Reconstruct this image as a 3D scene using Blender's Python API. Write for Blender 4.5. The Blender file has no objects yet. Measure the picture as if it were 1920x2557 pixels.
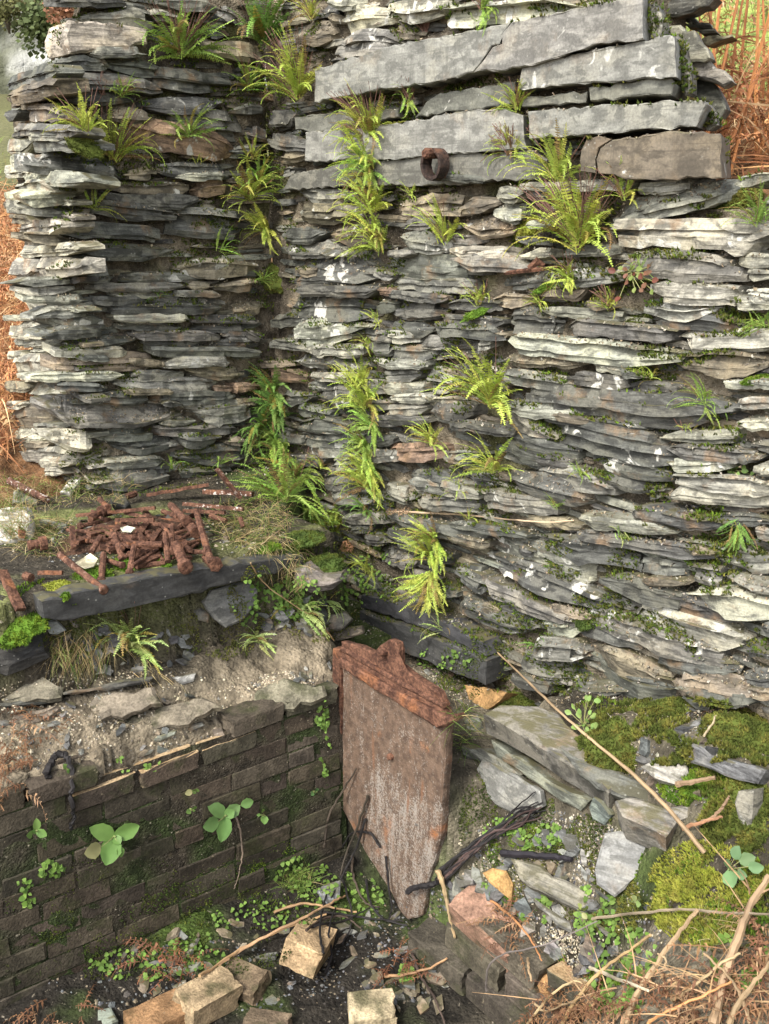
import bpy, bmesh, math, random
import numpy as np
from mathutils import Vector, Matrix, noise
from mathutils.bvhtree import BVHTree

SC = bpy.context.scene
COL = SC.collection
RND = random.Random(7)

# ------------------------------------------------------------------ camera
F = 2543.0                      # focal length in photo pixels (1920 x 2557)
TILT = math.radians(17.8)
cd = bpy.data.cameras.new('camera')
cd.sensor_fit = 'VERTICAL'; cd.sensor_height = 36.0; cd.lens = 36.0 * F / 2557.0
cd.clip_start = 0.05; cd.clip_end = 500.0
cam = bpy.data.objects.new('camera', cd); COL.objects.link(cam)
cam.location = (0, 0, 0); cam.rotation_euler = (math.pi / 2 - TILT, 0, 0)
SC.camera = cam

# ------------------------------------------------------------------ world, sun, exposure
SUN_DIR = Vector((-0.52, -0.70, 0.92)).normalized()     # towards the sun
w = bpy.data.worlds.new('World'); SC.world = w; w.use_nodes = True
wn = w.node_tree; wn.nodes.clear()
sky = wn.nodes.new('ShaderNodeTexSky'); sky.sky_type = 'NISHITA'; sky.sun_disc = False
sky.sun_elevation = math.asin(SUN_DIR.z); sky.sun_rotation = math.atan2(SUN_DIR.x, SUN_DIR.y)
sky.air_density = 1.0; sky.dust_density = 3.0; sky.ozone_density = 1.0
bg = wn.nodes.new('ShaderNodeBackground'); bg.inputs['Strength'].default_value = 0.15
wo = wn.nodes.new('ShaderNodeOutputWorld')
hs = wn.nodes.new('ShaderNodeHueSaturation'); hs.inputs['Saturation'].default_value = .35   # thin white cloud
wn.links.new(sky.outputs[0], hs.inputs['Color']); wn.links.new(hs.outputs[0], bg.inputs[0]); wn.links.new(bg.outputs[0], wo.inputs[0])
sd = bpy.data.lights.new('sun', 'SUN'); sd.energy = 1.4; sd.angle = math.radians(12.0); sd.color = (1.0, 0.95, 0.86)
sun = bpy.data.objects.new('sun', sd); COL.objects.link(sun)
sun.rotation_euler = (-SUN_DIR).to_track_quat('-Z', 'Y').to_euler()
SC.view_settings.view_transform = 'Standard'; SC.view_settings.look = 'None'
SC.view_settings.exposure = 1.55; SC.view_settings.gamma = 1.0; SC.view_settings.use_curve_mapping = False

# ------------------------------------------------------------------ geometry of the place
CF = Vector((0, math.cos(TILT), -math.sin(TILT))); CU = Vector((0, math.sin(TILT), math.cos(TILT)))
P0 = Vector((-.446, 3.975, 0))                       # inner corner of the two stone walls
NL = Vector((.589, -.808, 0)).normalized(); DL = Vector((-.808, -.589, 0)).normalized()
NR = Vector((-.784, -.621, 0)).normalized(); DR = Vector((.621, -.784, 0)).normalized()
SE = 0.80                                            # where the left wall ends
PE = P0 + DL * SE
NE = DL.copy(); DE = -NL                             # its end face looks along DL, runs back along DE
ZL = -1.075                                          # ledge
ZF = -2.13                                           # pit floor
DB = 1.12                                            # brick wall, distance from the left wall
VP = 0.47                                            # iron plate, distance from the right wall

def ray(x, y):
    return Vector((1, 0, 0)) * ((x - 960) / F) + CU * (-(y - 1278.5) / F) + CF
def onplane(x, y, n, p):
    d = ray(x, y); return d * (p.dot(n) / d.dot(n))
def onL(x, y, o=0.0): return onplane(x, y, NL, P0 + NL * o)
def onR(x, y, o=0.0): return onplane(x, y, NR, P0 + NR * o)
def onE(x, y, o=0.0): return onplane(x, y, NE, PE + NE * o)
def onZ(x, y, z):
    d = ray(x, y); return d * (z / d.z)
def proj(p):
    d = p.dot(CF); return (960 + F * p.x / d, 1278.5 - F * p.dot(CU) / d)
PLANES = {'L': (NL, P0), 'R': (NR, P0), 'E': (NE, PE)}

# ------------------------------------------------------------------ helpers
class MB:
    def __init__(s): s.v = []; s.f = []; s.c = []; s.m = []
    def add(s, vs, fs, col=None, mi=0):
        o = len(s.v); s.v.extend(vs); s.f.extend([tuple(i + o for i in f) for f in fs])
        if col is not None: s.c.extend([col] * len(vs))
        s.m.extend([mi] * len(fs))
def mesh(name, mb, mats, smooth=False):
    me = bpy.data.meshes.new(name)
    me.from_pydata([tuple(v) for v in mb.v], [], mb.f)
    for m in (mats if isinstance(mats, (list, tuple)) else [mats]): me.materials.append(m)
    if any(mb.m): me.polygons.foreach_set('material_index', mb.m)
    if len(mb.c) == len(mb.v) and mb.c:
        a = me.color_attributes.new('tone', 'FLOAT_COLOR', 'POINT')
        a.data.foreach_set('color', np.array([(c[0], c[1], c[2], 1.0) for c in mb.c], dtype=np.float32).ravel())
    if smooth: me.polygons.foreach_set('use_smooth', [True] * len(me.polygons))
    me.update()
    return me
def obj(name, me, parent=None, mw=None, label=None, cat=None, group=None, kind=None, color=None):
    o = bpy.data.objects.new(name, me); COL.objects.link(o)
    if mw is not None:
        o.matrix_world = mw
    if parent is not None:
        o.parent = parent
        if mw is not None:
            o.matrix_parent_inverse = Matrix.Identity(4)
            o.matrix_basis = parent_inv(parent) @ mw
    if label: o['label'] = label
    if cat: o['category'] = cat
    if group: o['group'] = group
    if kind: o['kind'] = kind
    if color: o.color = color
    return o
_pw = {}
def parent_inv(p):
    k = p.name
    if k not in _pw: _pw[k] = world_of(p).inverted()
    return _pw[k]
def world_of(o):
    m = o.matrix_basis.copy()
    while o.parent: o = o.parent; m = o.matrix_basis @ m
    return m
def thing(name, loc, label, cat, group=None):
    o = obj(name, None, None, Matrix.Translation(loc), label, cat, group); o.empty_display_size = .05
    return o
def frame(x, y, z, p):
    m = Matrix.Identity(4)
    for i in range(3):
        m[i][0] = x[i]; m[i][1] = y[i]; m[i][2] = z[i]; m[i][3] = p[i]
    return m
def look_frame(d, up, p):
    """z along d"""
    z = d.normalized(); x = up.cross(z)
    if x.length < 1e-4: x = Vector((1, 0, 0)).cross(z)
    x.normalize(); y = z.cross(x)
    return frame(x, y, z, p)
def jc(c, r, a=.12, hue=.04):
    k = 1 + r.uniform(-a, a)
    return tuple(max(0.002, ch * k * (1 + r.uniform(-hue, hue))) for ch in c)

def tube(mb, pts, rads, col=None, k=6, mi=0, twist=None):
    n = len(pts); vs = []
    up = Vector((.2, .1, 1))
    for i in range(n):
        t = (pts[min(i + 1, n - 1)] - pts[max(i - 1, 0)]).normalized()
        a = t.cross(up)
        if a.length < 1e-3: a = t.cross(Vector((1, 0, 0)))
        a.normalize(); b = t.cross(a)
        for j in range(k):
            g = 2 * math.pi * j / k
            vs.append(pts[i] + (a * math.cos(g) + b * math.sin(g)) * rads[i])
    fs = []
    for i in range(n - 1):
        for j in range(k):
            fs.append((i * k + j, i * k + (j + 1) % k, (i + 1) * k + (j + 1) % k, (i + 1) * k + j))
    fs.append(tuple(range(k - 1, -1, -1))); fs.append(tuple((n - 1) * k + j for j in range(k)))
    mb.add(vs, fs, col, mi)
def curve_pts(ctrl, n, rg=None, wob=0.0):
    """Catmull-Rom through the control points"""
    out = []
    c = [ctrl[0]] + list(ctrl) + [ctrl[-1]]
    for i in range(1, len(c) - 2):
        for k in range(n):
            t = k / n
            p = .5 * ((2 * c[i]) + (c[i + 1] - c[i - 1]) * t + (2 * c[i - 1] - 5 * c[i] + 4 * c[i + 1] - c[i + 2]) * t * t + (3 * c[i] - c[i - 1] - 3 * c[i + 1] + c[i + 2]) * t ** 3)
            if rg and wob: p = p + Vector((rg.uniform(-wob, wob), rg.uniform(-wob, wob), rg.uniform(-wob, wob)))
            out.append(p)
    out.append(ctrl[-1].copy())
    return out
def ribbon(mb, p, d, L, wd, bend, col, rg, segs=4, side=None, taper=True):
    """thin curved blade starting at p along d, bending towards `bend`"""
    d = d.normalized()
    s = side or d.cross(Vector((rg.uniform(-1, 1), rg.uniform(-1, 1), rg.uniform(-1, 1))))
    if s.length < 1e-3: s = Vector((1, 0, 0))
    s.normalize()
    vs = []; q = p.copy()
    for i in range(segs + 1):
        t = i / segs
        ww = wd * (1 - t * .9 if taper else 1) * .5
        vs += [q - s * ww, q + s * ww]
        d = (d + bend * (1.0 / segs)).normalized()
        q = q + d * (L / segs)
    fs = [(2 * i, 2 * i + 1, 2 * i + 3, 2 * i + 2) for i in range(segs)]
    mb.add(vs, fs, col)

# ------------------------------------------------------------------ materials
def new_mat(name):
    m = bpy.data.materials.new(name); m.use_nodes = True
    nt = m.node_tree; nt.nodes.clear()
    out = nt.nodes.new('ShaderNodeOutputMaterial'); b = nt.nodes.new('ShaderNodeBsdfPrincipled')
    nt.links.new(b.outputs[0], out.inputs[0])
    return m, nt, b
class NB:
    def __init__(s, nt): s.nt = nt
    def n(s, t, **kw):
        nd = s.nt.nodes.new('ShaderNode' + t)
        for k, v in kw.items(): setattr(nd, k, v)
        return nd
    def link(s, a, b): s.nt.links.new(a, b)
    def put(s, sock, v):
        if isinstance(v, bpy.types.NodeSocket): s.link(v, sock)
        else: sock.default_value = v
    def noise(s, vec, scale, detail=4, rough=.55, dist=0):
        nd = s.n('TexNoise'); s.link(vec, nd.inputs['Vector'])
        nd.inputs['Scale'].default_value = scale; nd.inputs['Detail'].default_value = detail
        nd.inputs['Roughness'].default_value = rough; nd.inputs['Distortion'].default_value = dist
        return nd.outputs['Fac']
    def voro(s, vec, scale, feat='F1', out='Distance', rand=1):
        nd = s.n('TexVoronoi', feature=feat); s.link(vec, nd.inputs['Vector']); nd.inputs['Scale'].default_value = scale
        nd.inputs['Randomness'].default_value = rand
        return nd.outputs[out]
    def scale(s, vec, sc, off=None):
        nd = s.n('Mapping'); s.link(vec, nd.inputs['Vector']); nd.inputs['Scale'].default_value = sc
        if off is not None: s.put(nd.inputs['Location'], off)
        return nd.outputs[0]
    def map(s, x, a, b, c=0.0, d=1.0, smooth=True):
        nd = s.n('MapRange'); nd.interpolation_type = 'SMOOTHSTEP' if smooth else 'LINEAR'
        s.put(nd.inputs['Value'], x); s.put(nd.inputs['From Min'], a); s.put(nd.inputs['From Max'], b)
        s.put(nd.inputs['To Min'], c); s.put(nd.inputs['To Max'], d)
        return nd.outputs[0]
    def math(s, op, a, b=0.0):
        nd = s.n('Math', operation=op); s.put(nd.inputs[0], a); s.put(nd.inputs[1], b); return nd.outputs[0]
    def mix(s, f, a, b, blend='MIX'):
        nd = s.n('Mix', data_type='RGBA', blend_type=blend)
        s.put(nd.inputs[0], f)
        for i, v in ((6, a), (7, b)):
            if isinstance(v, bpy.types.NodeSocket): s.link(v, nd.inputs[i])
            else: nd.inputs[i].default_value = (v[0], v[1], v[2], 1)
        return nd.outputs[2]
    def bump(s, h, strength, dist, normal=None):
        nd = s.n('Bump'); s.link(h, nd.inputs['Height']); nd.inputs['Strength'].default_value = strength
        nd.inputs['Distance'].default_value = dist
        if normal is not None: s.link(normal, nd.inputs['Normal'])
        return nd.outputs[0]
    def scal(s, c, f):
        nd = s.n('VectorMath', operation='SCALE'); s.link(c, nd.inputs[0]); s.put(nd.inputs['Scale'], f); return nd.outputs[0]

def slate_mat(name, attr=False, dressed=False):
    m, nt, b = new_mat(name); N = NB(nt)
    tc = N.n('TexCoord'); info = N.n('ObjectInfo')
    off = N.n('CombineXYZ')
    for i, k in enumerate((37.0, 91.0, 53.0)): N.link(N.math('MULTIPLY', info.outputs['Random'], k), off.inputs[i])
    vec = N.scale(tc.outputs['Object'], (1, 1, 1), off.outputs[0])
    if attr:
        at = N.n('Attribute', attribute_name='tone'); base = at.outputs['Color']; alpha = 0.25
    else:
        base = info.outputs['Color']; alpha = info.outputs['Alpha']
    lam = N.noise(N.scale(vec, (7, 20, 95) if not dressed else (9, 20, 40)), 1.0, 5, .62, .4)
    med = N.noise(N.scale(vec, (1, 1, 2.2)), 16.0, 5, .6, .6)
    big = N.noise(N.scale(vec, (1, 1, 1.8)), 6.0, 4, .55, .5)
    fine = N.noise(vec, 160.0, 3, .6)
    c = N.scal(base, N.map(lam, .32, .68, .45 if not dressed else .66, 1.5 if not dressed else 1.26))
    c = N.mix(N.map(big, .47, .60, 0, .85 if not dressed else .5), c, N.mix(1.0, N.scal(base, 1.55 if not dressed else 1.35), (1.03, 1.0, .92), 'MULTIPLY'))      # paler weathered skin
    c = N.mix(N.map(med, .47, .60, 0, .8), c, N.scal(base, .34 if not dressed else .5))     # dark algae film
    st = N.noise(vec, 9.0, 4, .6)
    c = N.mix(N.map(st, .57, .72, 0, .6 if not dressed else .25), c, (.20, .125, .065), 'MIX')                       # iron stain
    c = N.scal(c, N.map(fine, .3, .7, .82, 1.18))
    # crusty white lichen, amount per stone
    ln = N.noise(vec, 22.0, 4, .5, .8)
    lv = N.noise(vec, 7.5, 2, .5)
    lsum = N.math('ADD', N.math('MULTIPLY', ln, .5), N.math('MULTIPLY', lv, .5))
    thr = N.math('SUBTRACT', .70, N.math('MULTIPLY', alpha, .16))
    lm = N.map(lsum, thr, N.math('ADD', thr, .05))
    c = N.mix(lm, c, N.mix(N.map(fine, .35, .65), (.36, .355, .31), (.49, .48, .435)))
    sp = N.voro(vec, 55.0); sp2 = N.noise(vec, 11.0, 2)
    spm = N.math('MULTIPLY', N.map(sp, .13, .17, 1, 0), N.map(sp2, .52, .6))
    c = N.mix(N.math('MULTIPLY', spm, .28), c, (.5, .5, .44))
    if dressed:                                                       # rain streaks
        dr = N.noise(N.scale(vec, (38, 20, 3.2)), 1.0, 4, .6); c = N.mix(N.map(dr, .52, .72, 0, .55), c, N.scal(base, .5))
        hl = N.noise(N.scale(vec, (3, 8, 120)), 1.0, 3, .6); c = N.mix(N.map(hl, .60, .66, 0, .45), c, N.scal(base, .45))
    # thin moss dust on faces that look up
    geo = N.n('NewGeometry'); sx = N.n('SeparateXYZ'); N.link(geo.outputs['Normal'], sx.inputs[0])
    up = N.math('MULTIPLY', N.map(sx.outputs['Z'], .55, .95), N.map(med, .42, .6, 0, .75))
    c = N.mix(up, c, (.105, .095, .045))
    N.link(c, b.inputs['Base Color'])
    N.link(N.map(big, .3, .7, .55, .9), b.inputs['Roughness'])
    b.inputs['Specular IOR Level'].default_value = .35
    h = N.math('ADD', N.math('MULTIPLY', lam, 1.0 if not dressed else .35), N.math('MULTIPLY', fine, .35))
    h = N.math('ADD', h, N.math('MULTIPLY', lm, .3))
    N.link(N.bump(h, .75 if not dressed else .5, .006 if not dressed else .003), b.inputs['Normal'])
    return m
def tone_mat(name, rough=.9, bump=.0, bscale=80.0, var=.35, vscale=40.0, transl=0.0, speck=None, spec=.2):
    """colour from the 'tone' attribute, broken up by noise"""
    m, nt, b = new_mat(name); N = NB(nt)
    tc = N.n('TexCoord'); at = N.n('Attribute', attribute_name='tone')
    nz = N.noise(tc.outputs['Object'], vscale, 5, .6)
    c = N.scal(at.outputs['Color'], N.map(nz, .3, .7, 1 - var, 1 + var))
    if speck:
        nn = N.noise(tc.outputs['Object'], vscale * 3.2, 3, .7)
        c = N.mix(N.map(nn, .62, .70, 0, .8), c, speck)
    N.link(c, b.inputs['Base Color']); b.inputs['Roughness'].default_value = rough
    b.inputs['Specular IOR Level'].default_value = spec
    if transl:
        b.inputs['Subsurface Weight'].default_value = 0
        tr = N.n('BsdfTranslucent'); N.link(c, tr.inputs[0]); ms = N.n('MixShader'); ms.inputs[0].default_value = transl
        N.link(b.outputs[0], ms.inputs[1]); N.link(tr.outputs[0], ms.inputs[2])
        out = [n for n in nt.nodes if n.type == 'OUTPUT_MATERIAL'][0]; N.link(ms.outputs[0], out.inputs[0])
    if bump:
        h = N.math('ADD', N.noise(tc.outputs['Object'], bscale, 6, .65), N.math('MULTIPLY', N.voro(tc.outputs['Object'], bscale * 1.3), -.6))
        N.link(N.bump(h, 1.0, bump), b.inputs['Normal'])
    return m
def leaf_mat(name, transl=.3, rough=.5, var=.25):
    """colour from object colour, small variation"""
    m, nt, b = new_mat(name); N = NB(nt)
    tc = N.n('TexCoord'); info = N.n('ObjectInfo')
    nz = N.noise(tc.outputs['Object'], 9.0, 3)
    c = N.scal(info.outputs['Color'], N.map(nz, .3, .7, 1 - var, 1 + var))
    N.link(c, b.inputs['Base Color']); b.inputs['Roughness'].default_value = rough
    b.inputs['Specular IOR Level'].default_value = .25
    tr = N.n('BsdfTranslucent'); N.link(c, tr.inputs[0]); ms = N.n('MixShader'); ms.inputs[0].default_value = transl
    N.link(b.outputs[0], ms.inputs[1]); N.link(tr.outputs[0], ms.inputs[2])
    out = [n for n in nt.nodes if n.type == 'OUTPUT_MATERIAL'][0]; N.link(ms.outputs[0], out.inputs[0])
    return m
def rust_mat(name, dark=(.055, .025, .016), mid=(.14, .068, .042), hot=(.24, .10, .045), pale=None):
    m, nt, b = new_mat(name); N = NB(nt)
    tc = N.n('TexCoord'); info = N.n('ObjectInfo')
    off = N.n('CombineXYZ')
    for i in range(3): N.link(N.math('MULTIPLY', info.outputs['Random'], 23.0 + 11 * i), off.inputs[i])
    vec = N.scale(tc.outputs['Object'], (1, 1, 1), off.outputs[0])
    a = N.noise(vec, 30.0, 6, .65); d = N.noise(vec, 120.0, 4, .6); e = N.noise(vec, 12.0, 3)
    c = N.mix(N.map(a, .35, .65), dark, mid)
    c = N.mix(N.map(e, .58, .72, 0, .8), c, hot)
    c = N.scal(c, N.map(d, .3, .7, .7, 1.3))
    if pale:
        pv = N.noise(vec, 60.0, 4, .7)
        pm = N.math('MULTIPLY', N.map(pv, .56, .62), N.map(info.outputs['Alpha'], .2, .9))
        c = N.mix(pm, c, pale)
    N.link(c, b.inputs['Base Color']); b.inputs['Roughness'].default_value = .88; b.inputs['Specular IOR Level'].default_value = .25
    N.link(N.bump(N.math('ADD', d, a), .9, .004), b.inputs['Normal'])
    return m
def brick_mat(name):
    """object colour = sooty face; alpha 1 = freshly broken, tan inside on its top"""
    m, nt, b = new_mat(name); N = NB(nt)
    tc = N.n('TexCoord'); info = N.n('ObjectInfo')
    off = N.n('CombineXYZ')
    for i in range(3): N.link(N.math('MULTIPLY', info.outputs['Random'], 31.0 + 13 * i), off.inputs[i])
    vec = N.scale(tc.outputs['Object'], (1, 1, 1), off.outputs[0])
    a = N.noise(vec, 18.0, 5, .6); d = N.noise(vec, 140.0, 3, .6); g = N.noise(vec, 10.0, 4, .6)
    c = N.scal(info.outputs['Color'], N.map(a, .3, .7, .6, 1.4))
    c = N.mix(N.map(g, .50, .68, 0, .75), c, (.036, .040, .016))
    sp = N.noise(vec, 60.0, 3, .7)
    c = N.mix(N.map(sp, .66, .72, 0, .6), c, (.26, .22, .15))
    geo = N.n('NewGeometry'); sx = N.n('SeparateXYZ'); N.link(geo.outputs['Normal'], sx.inputs[0])
    t = N.math('MULTIPLY', N.map(sx.outputs['Z'], .5, .8), N.map(info.outputs['Alpha'], .45, .55))
    c = N.mix(t, c, N.mix(N.map(a, .4, .6), (.28, .19, .10), (.38, .28, .165)))
    c = N.scal(c, N.map(d, .3, .7, .75, 1.25))
    N.link(c, b.inputs['Base Color']); b.inputs['Roughness'].default_value = .92; b.inputs['Specular IOR Level'].default_value = .2
    N.link(N.bump(N.math('ADD', d, N.math('MULTIPLY', a, .8)), .9, .005), b.inputs['Normal'])
    return m
M_SLATE = slate_mat('slate'); M_SLATEA = slate_mat('slate_packing', attr=True); M_SLAB = slate_mat('dressed_slate', dressed=True)
M_MORTAR = tone_mat('mortar', .95, .010, 110.0, .45, 28.0, speck=(.36, .32, .24))
M_GROUND = tone_mat('rubble_ground', .95, .012, 70.0, .45, 22.0, speck=(.30, .26, .20))
M_MOSS = tone_mat('moss', .9, 0, 1, .35, 30.0, transl=.15)
M_GRASS = tone_mat('grass', .7, 0, 1, .2, 10.0, transl=.3)
M_DEAD = tone_mat('dead_bracken', .8, 0, 1, .3, 25.0, transl=.15)
M_GRIT = tone_mat('grit', .95, .004, 200.0, .3, 60.0)
M_ROCKFAR = tone_mat('far_rock', .95, .25, 1.2, .4, .8)
M_LEAF = leaf_mat('fern_leaf', .35, .85, .3)
M_BROAD = leaf_mat('broad_leaf', .3, .5, .3)
M_STALK = leaf_mat('stalk', .05, .7, .35)
M_RUST = rust_mat('rust', pale=(.46, .42, .38))
M_RUSTD = rust_mat('dark_rust', (.022, .016, .014), (.055, .034, .026), (.13, .06, .035), pale=(.3, .25, .2))
M_BRICK = brick_mat('old_brick')

# ================================================================== THE GROUND
def fbm(x, y, s, o=3, seed=0.0):
    r = 0; a = 1.0; t = 0
    for i in range(o):
        r += a * noise.noise(Vector((x * s + seed, y * s - seed, seed * .37 + i * 7.1))); t += a; a *= .5; s *= 2.1
    return r / t
def sstep(a, b, x):
    t = min(1.0, max(0.0, (x - a) / (b - a))); return t * t * (3 - 2 * t)
def lerp(a, b, t): return a + (b - a) * t
C_SOIL = (.045, .038, .027); C_MORT = (.20, .165, .115); C_MOSSG = (.055, .085, .018); C_TURF = (.13, .14, .05)
C_BRACK = (.16, .085, .04); C_GREEN = (.22, .27, .07); C_DARKSOIL = (.022, .019, .015); C_GRIT = (.15, .13, .092)
def slope_z(u, v):
    """rubble slope at the foot of the right wall"""
    near = sstep(1.9, 2.6, u)
    foot = lerp(-1.46, -1.28, sstep(1.2, 2.4, u))
    low = lerp(-1.95, -1.56, near)
    t = sstep(.10, lerp(.52, .85, near), v)
    return lerp(foot, low, t)
def ground(x, y):
    """height and colour"""
    p = Vector((x, y, 0)) - P0
    dl = p.dot(NL); v = p.dot(NR); u = p.dot(DR); s = p.dot(DL)
    n1 = fbm(x, y, 3.0, 4, 3.3); n2 = fbm(x, y, 22.0, 3, 9.1)
    if (dl < -.12 or v < -.12) or (s > 1.0 and dl < .15):          # behind the walls: the hillside
        rgt = sstep(-.9, .4, x)
        zl_ = -1.10 + .17 * (y - 3.6); zr = -.34 + .36 * (y - 2.0)
        if y > 12: zl_ = -1.10 + .17 * 8.4 + .12 * (y - 12); zr = -.34 + 3.6 + .25 * (y - 12)
        if y < 2: zr = -.34 + .1 * (y - 2.0)
        z = lerp(zl_, zr, rgt) + n1 * .12 + n2 * .02
        g = sstep(3.5, 3.9, y + n1 * .5) * rgt
        c = [lerp(a, b, g) for a, b in zip(C_BRACK, C_GREEN)]
        k = 1 + .5 * n2
        if y > 9: c = [.12 + .05 * n1, .12 + .06 * n1, .05]
        return z, tuple(max(.01, q * k) for q in c)
    if v > VP - .02 and v > .43 or u < 1.0:
        # left of the plate: ledge, mortar bank, pit
        if dl < .84:
            z = lerp(-1.52, ZL, sstep(-.10, .0, v - .30 * sstep(.15, .6, dl))) + n1 * .018 + n2 * .012
            t = sstep(.05, .3, n1 + .25 * sstep(.6, 1.3, s)); c = [lerp(a, b, t) for a, b in zip(C_SOIL, C_TURF)]
            if s < .25: c = [lerp(a, b, .6) for a, b in zip(c, C_MOSSG)]
        elif dl < DB - .03:
            soil_ = sstep(1.0, .88, dl)
            t = (dl - .86) / (DB - .86)
            z = lerp(-1.36, -1.50, t) + n1 * .035 + n2 * .022
            z -= .035 * (1 if math.sin(dl * 36 + n1 * 7 + s * 2) > .55 else 0)
            z += .045 * sstep(.75, .5, s) + .035 * sstep(1.0, 1.2, s); z = z if t < .7 else lerp(z, -1.520 + (.073 if s < .64 or s > 1.12 else 0) + n2 * .012, sstep(.7, .85, t))
            k = 1 + .5 * n2; m = sstep(-.1, .5, n1)
            c = [lerp(a, b, m * .5) * k for a, b in zip(C_MORT, C_GRIT)]
            c = [lerp(q, r * (1 + .5 * n2), .85 * soil_) for q, r in zip(c, C_SOIL)]
            z = lerp(-1.60, z, sstep(.26, .40, v))
        else:
            z = ZF + n1 * .05 + n2 * .025 + .06 * sstep(.35, .0, dl - DB)
            c = [lerp(a, b, sstep(.05, .4, n1)) for a, b in zip(C_DARKSOIL, C_MOSSG)]
            c = [lerp(a, b, sstep(1.75, 2.1, dl)) for a, b in zip(c, C_GRIT)]
            c = [q * (1 + .6 * n2) for q in c]
        # ground in front of the pit rises to where the photographer stands
        q = sstep(2.4, 3.3, dl); z = lerp(z, -1.6 + n1 * .05, q)
        if u > 1.0:
            q = sstep(1.95, 2.3, u) * sstep(1.6, 1.9, dl)
            z = max(z, lerp(z, slope_z(u, v) + n1 * .04, q))
        return z, tuple(max(.01, k) for k in c)
    z = slope_z(u, v) + n1 * .05 + n2 * .025
    if u < 1.62:
        z = lerp(-1.60, z, sstep(1.50, 1.66, u)) if v < VP else z
    t = sstep(.0, .35, n1 + .15); c = [lerp(a, b, t) for a, b in zip(C_SOIL, C_GRIT)]
    g = sstep(.1, .5, fbm(x, y, 5, 2, 5.5)); c = [lerp(a, b, g * .7) for a, b in zip(c, C_MOSSG)]
    k = .8 + .6 * n2
    return z, tuple(max(.01, q * k) for q in c)

def build_ground():
    xs = [-60, -35, -20, -12, -8, -6, -5, -4.2, -3.6, -3.1, -2.7, -2.4, -2.1, -1.9] + list(np.arange(-1.75, 1.76, .0165)) + [1.9, 2.1, 2.4, 2.8, 3.3, 4, 5, 6, 8, 12, 20, 35, 60]
    ys = [-40, -20, -8, -3, -1, 0, .5, .8, 1.0] + list(np.arange(1.1, 4.1, .0165)) + list(np.arange(4.15, 8, .15)) + [8.5, 9, 10, 11, 12, 14, 16, 19, 23, 28, 35, 45, 60, 90]
    mb = MB()
    nx = len(xs)
    for y in ys:
        for x in xs:
            z, c = ground(float(x), float(y)); mb.v.append(Vector((x, y, z))); mb.c.append(c)
    for j in range(len(ys) - 1):
        for i in range(nx - 1):
            a = j * nx + i; mb.f.append((a, a + 1, a + nx + 1, a + nx))
    mb.m = [0] * len(mb.f)
    obj('ground', mesh('ground', mb, M_GROUND, smooth=True), kind='structure')
    return mb
GMB = build_ground()

# ================================================================== WALL CORES (earth and lime mortar)
def wall_core(parent, o, dx, n, u0, u1, zfun, z0, thick, step=.022, off=-.05, seed=0.0):
    """lumpy mortar face plus a plain body behind it"""
    mb = MB()
    nu = int((u1 - u0) / step) + 1
    ztop = max(zfun(u0 + (u1 - u0) * i / (nu - 1)) for i in range(nu))
    nz = int((ztop - z0) / step) + 1
    for j in range(nz):
        for i in range(nu):
            uu = u0 + (u1 - u0) * i / (nu - 1)
            zz = min(z0 + (ztop - z0) * j / (nz - 1), zfun(uu))
            d = off + .020 * fbm(uu, zz, 9, 3, seed) + .010 * fbm(uu, zz, 40, 2, seed + 4)
            q = o + dx * uu + n * d; q.z = zz
            mb.v.append(q)
            k = fbm(uu, zz, 6, 3, seed + 2)
            c = [lerp(a, b, sstep(-.2, .35, k)) for a, b in zip((.075, .062, .045), (.25, .21, .15))]
            g = sstep(.15, .45, fbm(uu, zz, 5, 2, seed + 8)); c = [lerp(a, b, g * .75) for a, b in zip(c, (.07, .075, .022))]
            mb.c.append(tuple(c))
    for j in range(nz - 1):
        for i in range(nu - 1):
            a = j * nu + i; mb.f.append((a, a + 1, a + nu + 1, a + nu))
    mb.m = [0] * len(mb.f)
    # closed body
    def zt(uu): return zfun(uu)
    m = 12; base = []
    for i in range(m + 1):
        uu = u0 + (u1 - u0) * i / m
        for (dd, top) in ((off - .03, 0), (off - .03, 1), (-thick, 1), (-thick, 0)):
            q = o + dx * uu + n * dd; q.z = zt(uu) - .004 if top else z0
            base.append(q)
    fs = []
    for i in range(m):
        for k in range(4):
            a = i * 4 + k; b2 = i * 4 + (k + 1) % 4
            fs.append((a, a + 4, b2 + 4, b2))
    fs += [(0, 1, 2, 3), (m * 4, m * 4 + 3, m * 4 + 2, m * 4 + 1)]
    mb.add(base, fs, (.12, .1, .07))
    ob = obj('mortar', mesh('mortar', mb, M_MORTAR, smooth=False), parent, Matrix.Identity(4))
    return mb

LEFT = thing('stone_wall', P0 + Vector((0, 0, ZL)), 'shaded left wall of thin grey slates, its pale broken end at the photo edge', 'stone wall', 'slate walls meeting in a corner')
RIGHT = thing('stone_wall', P0 + DR * 1.2 + Vector((0, 0, -1.5)), 'sunlit right wall of slates with big pale dressed blocks at its top', 'stone wall', 'slate walls meeting in a corner')
def ztopL(s):   # the left wall is ruined lower towards its end
    return lerp(1.1, .60, sstep(.45, .62, s)) if s < .62 else lerp(.52, .28, sstep(.62, .74, s))
UQ = 1.86
CORES = []
CORES.append(wall_core(LEFT, P0, DL, NL, -.05, SE - .03, ztopL, -1.15, .14, seed=1.5))
CORES.append(wall_core(LEFT, PE, DE, NE, .10, .50, lambda q: .28, -1.15, .4, seed=7.5))
def ztopR(u): return -.035 + .02 * math.sin(u * 9)
CORES.append(wall_core(RIGHT, P0, DR, NR, -.05, 3.3, ztopR, -1.75, .6, seed=3.5))
CORES.append(wall_core(RIGHT, P0, DR, NR, -.05, 1.60, lambda q: 1.1, -.06, .30, seed=5.5))

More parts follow.
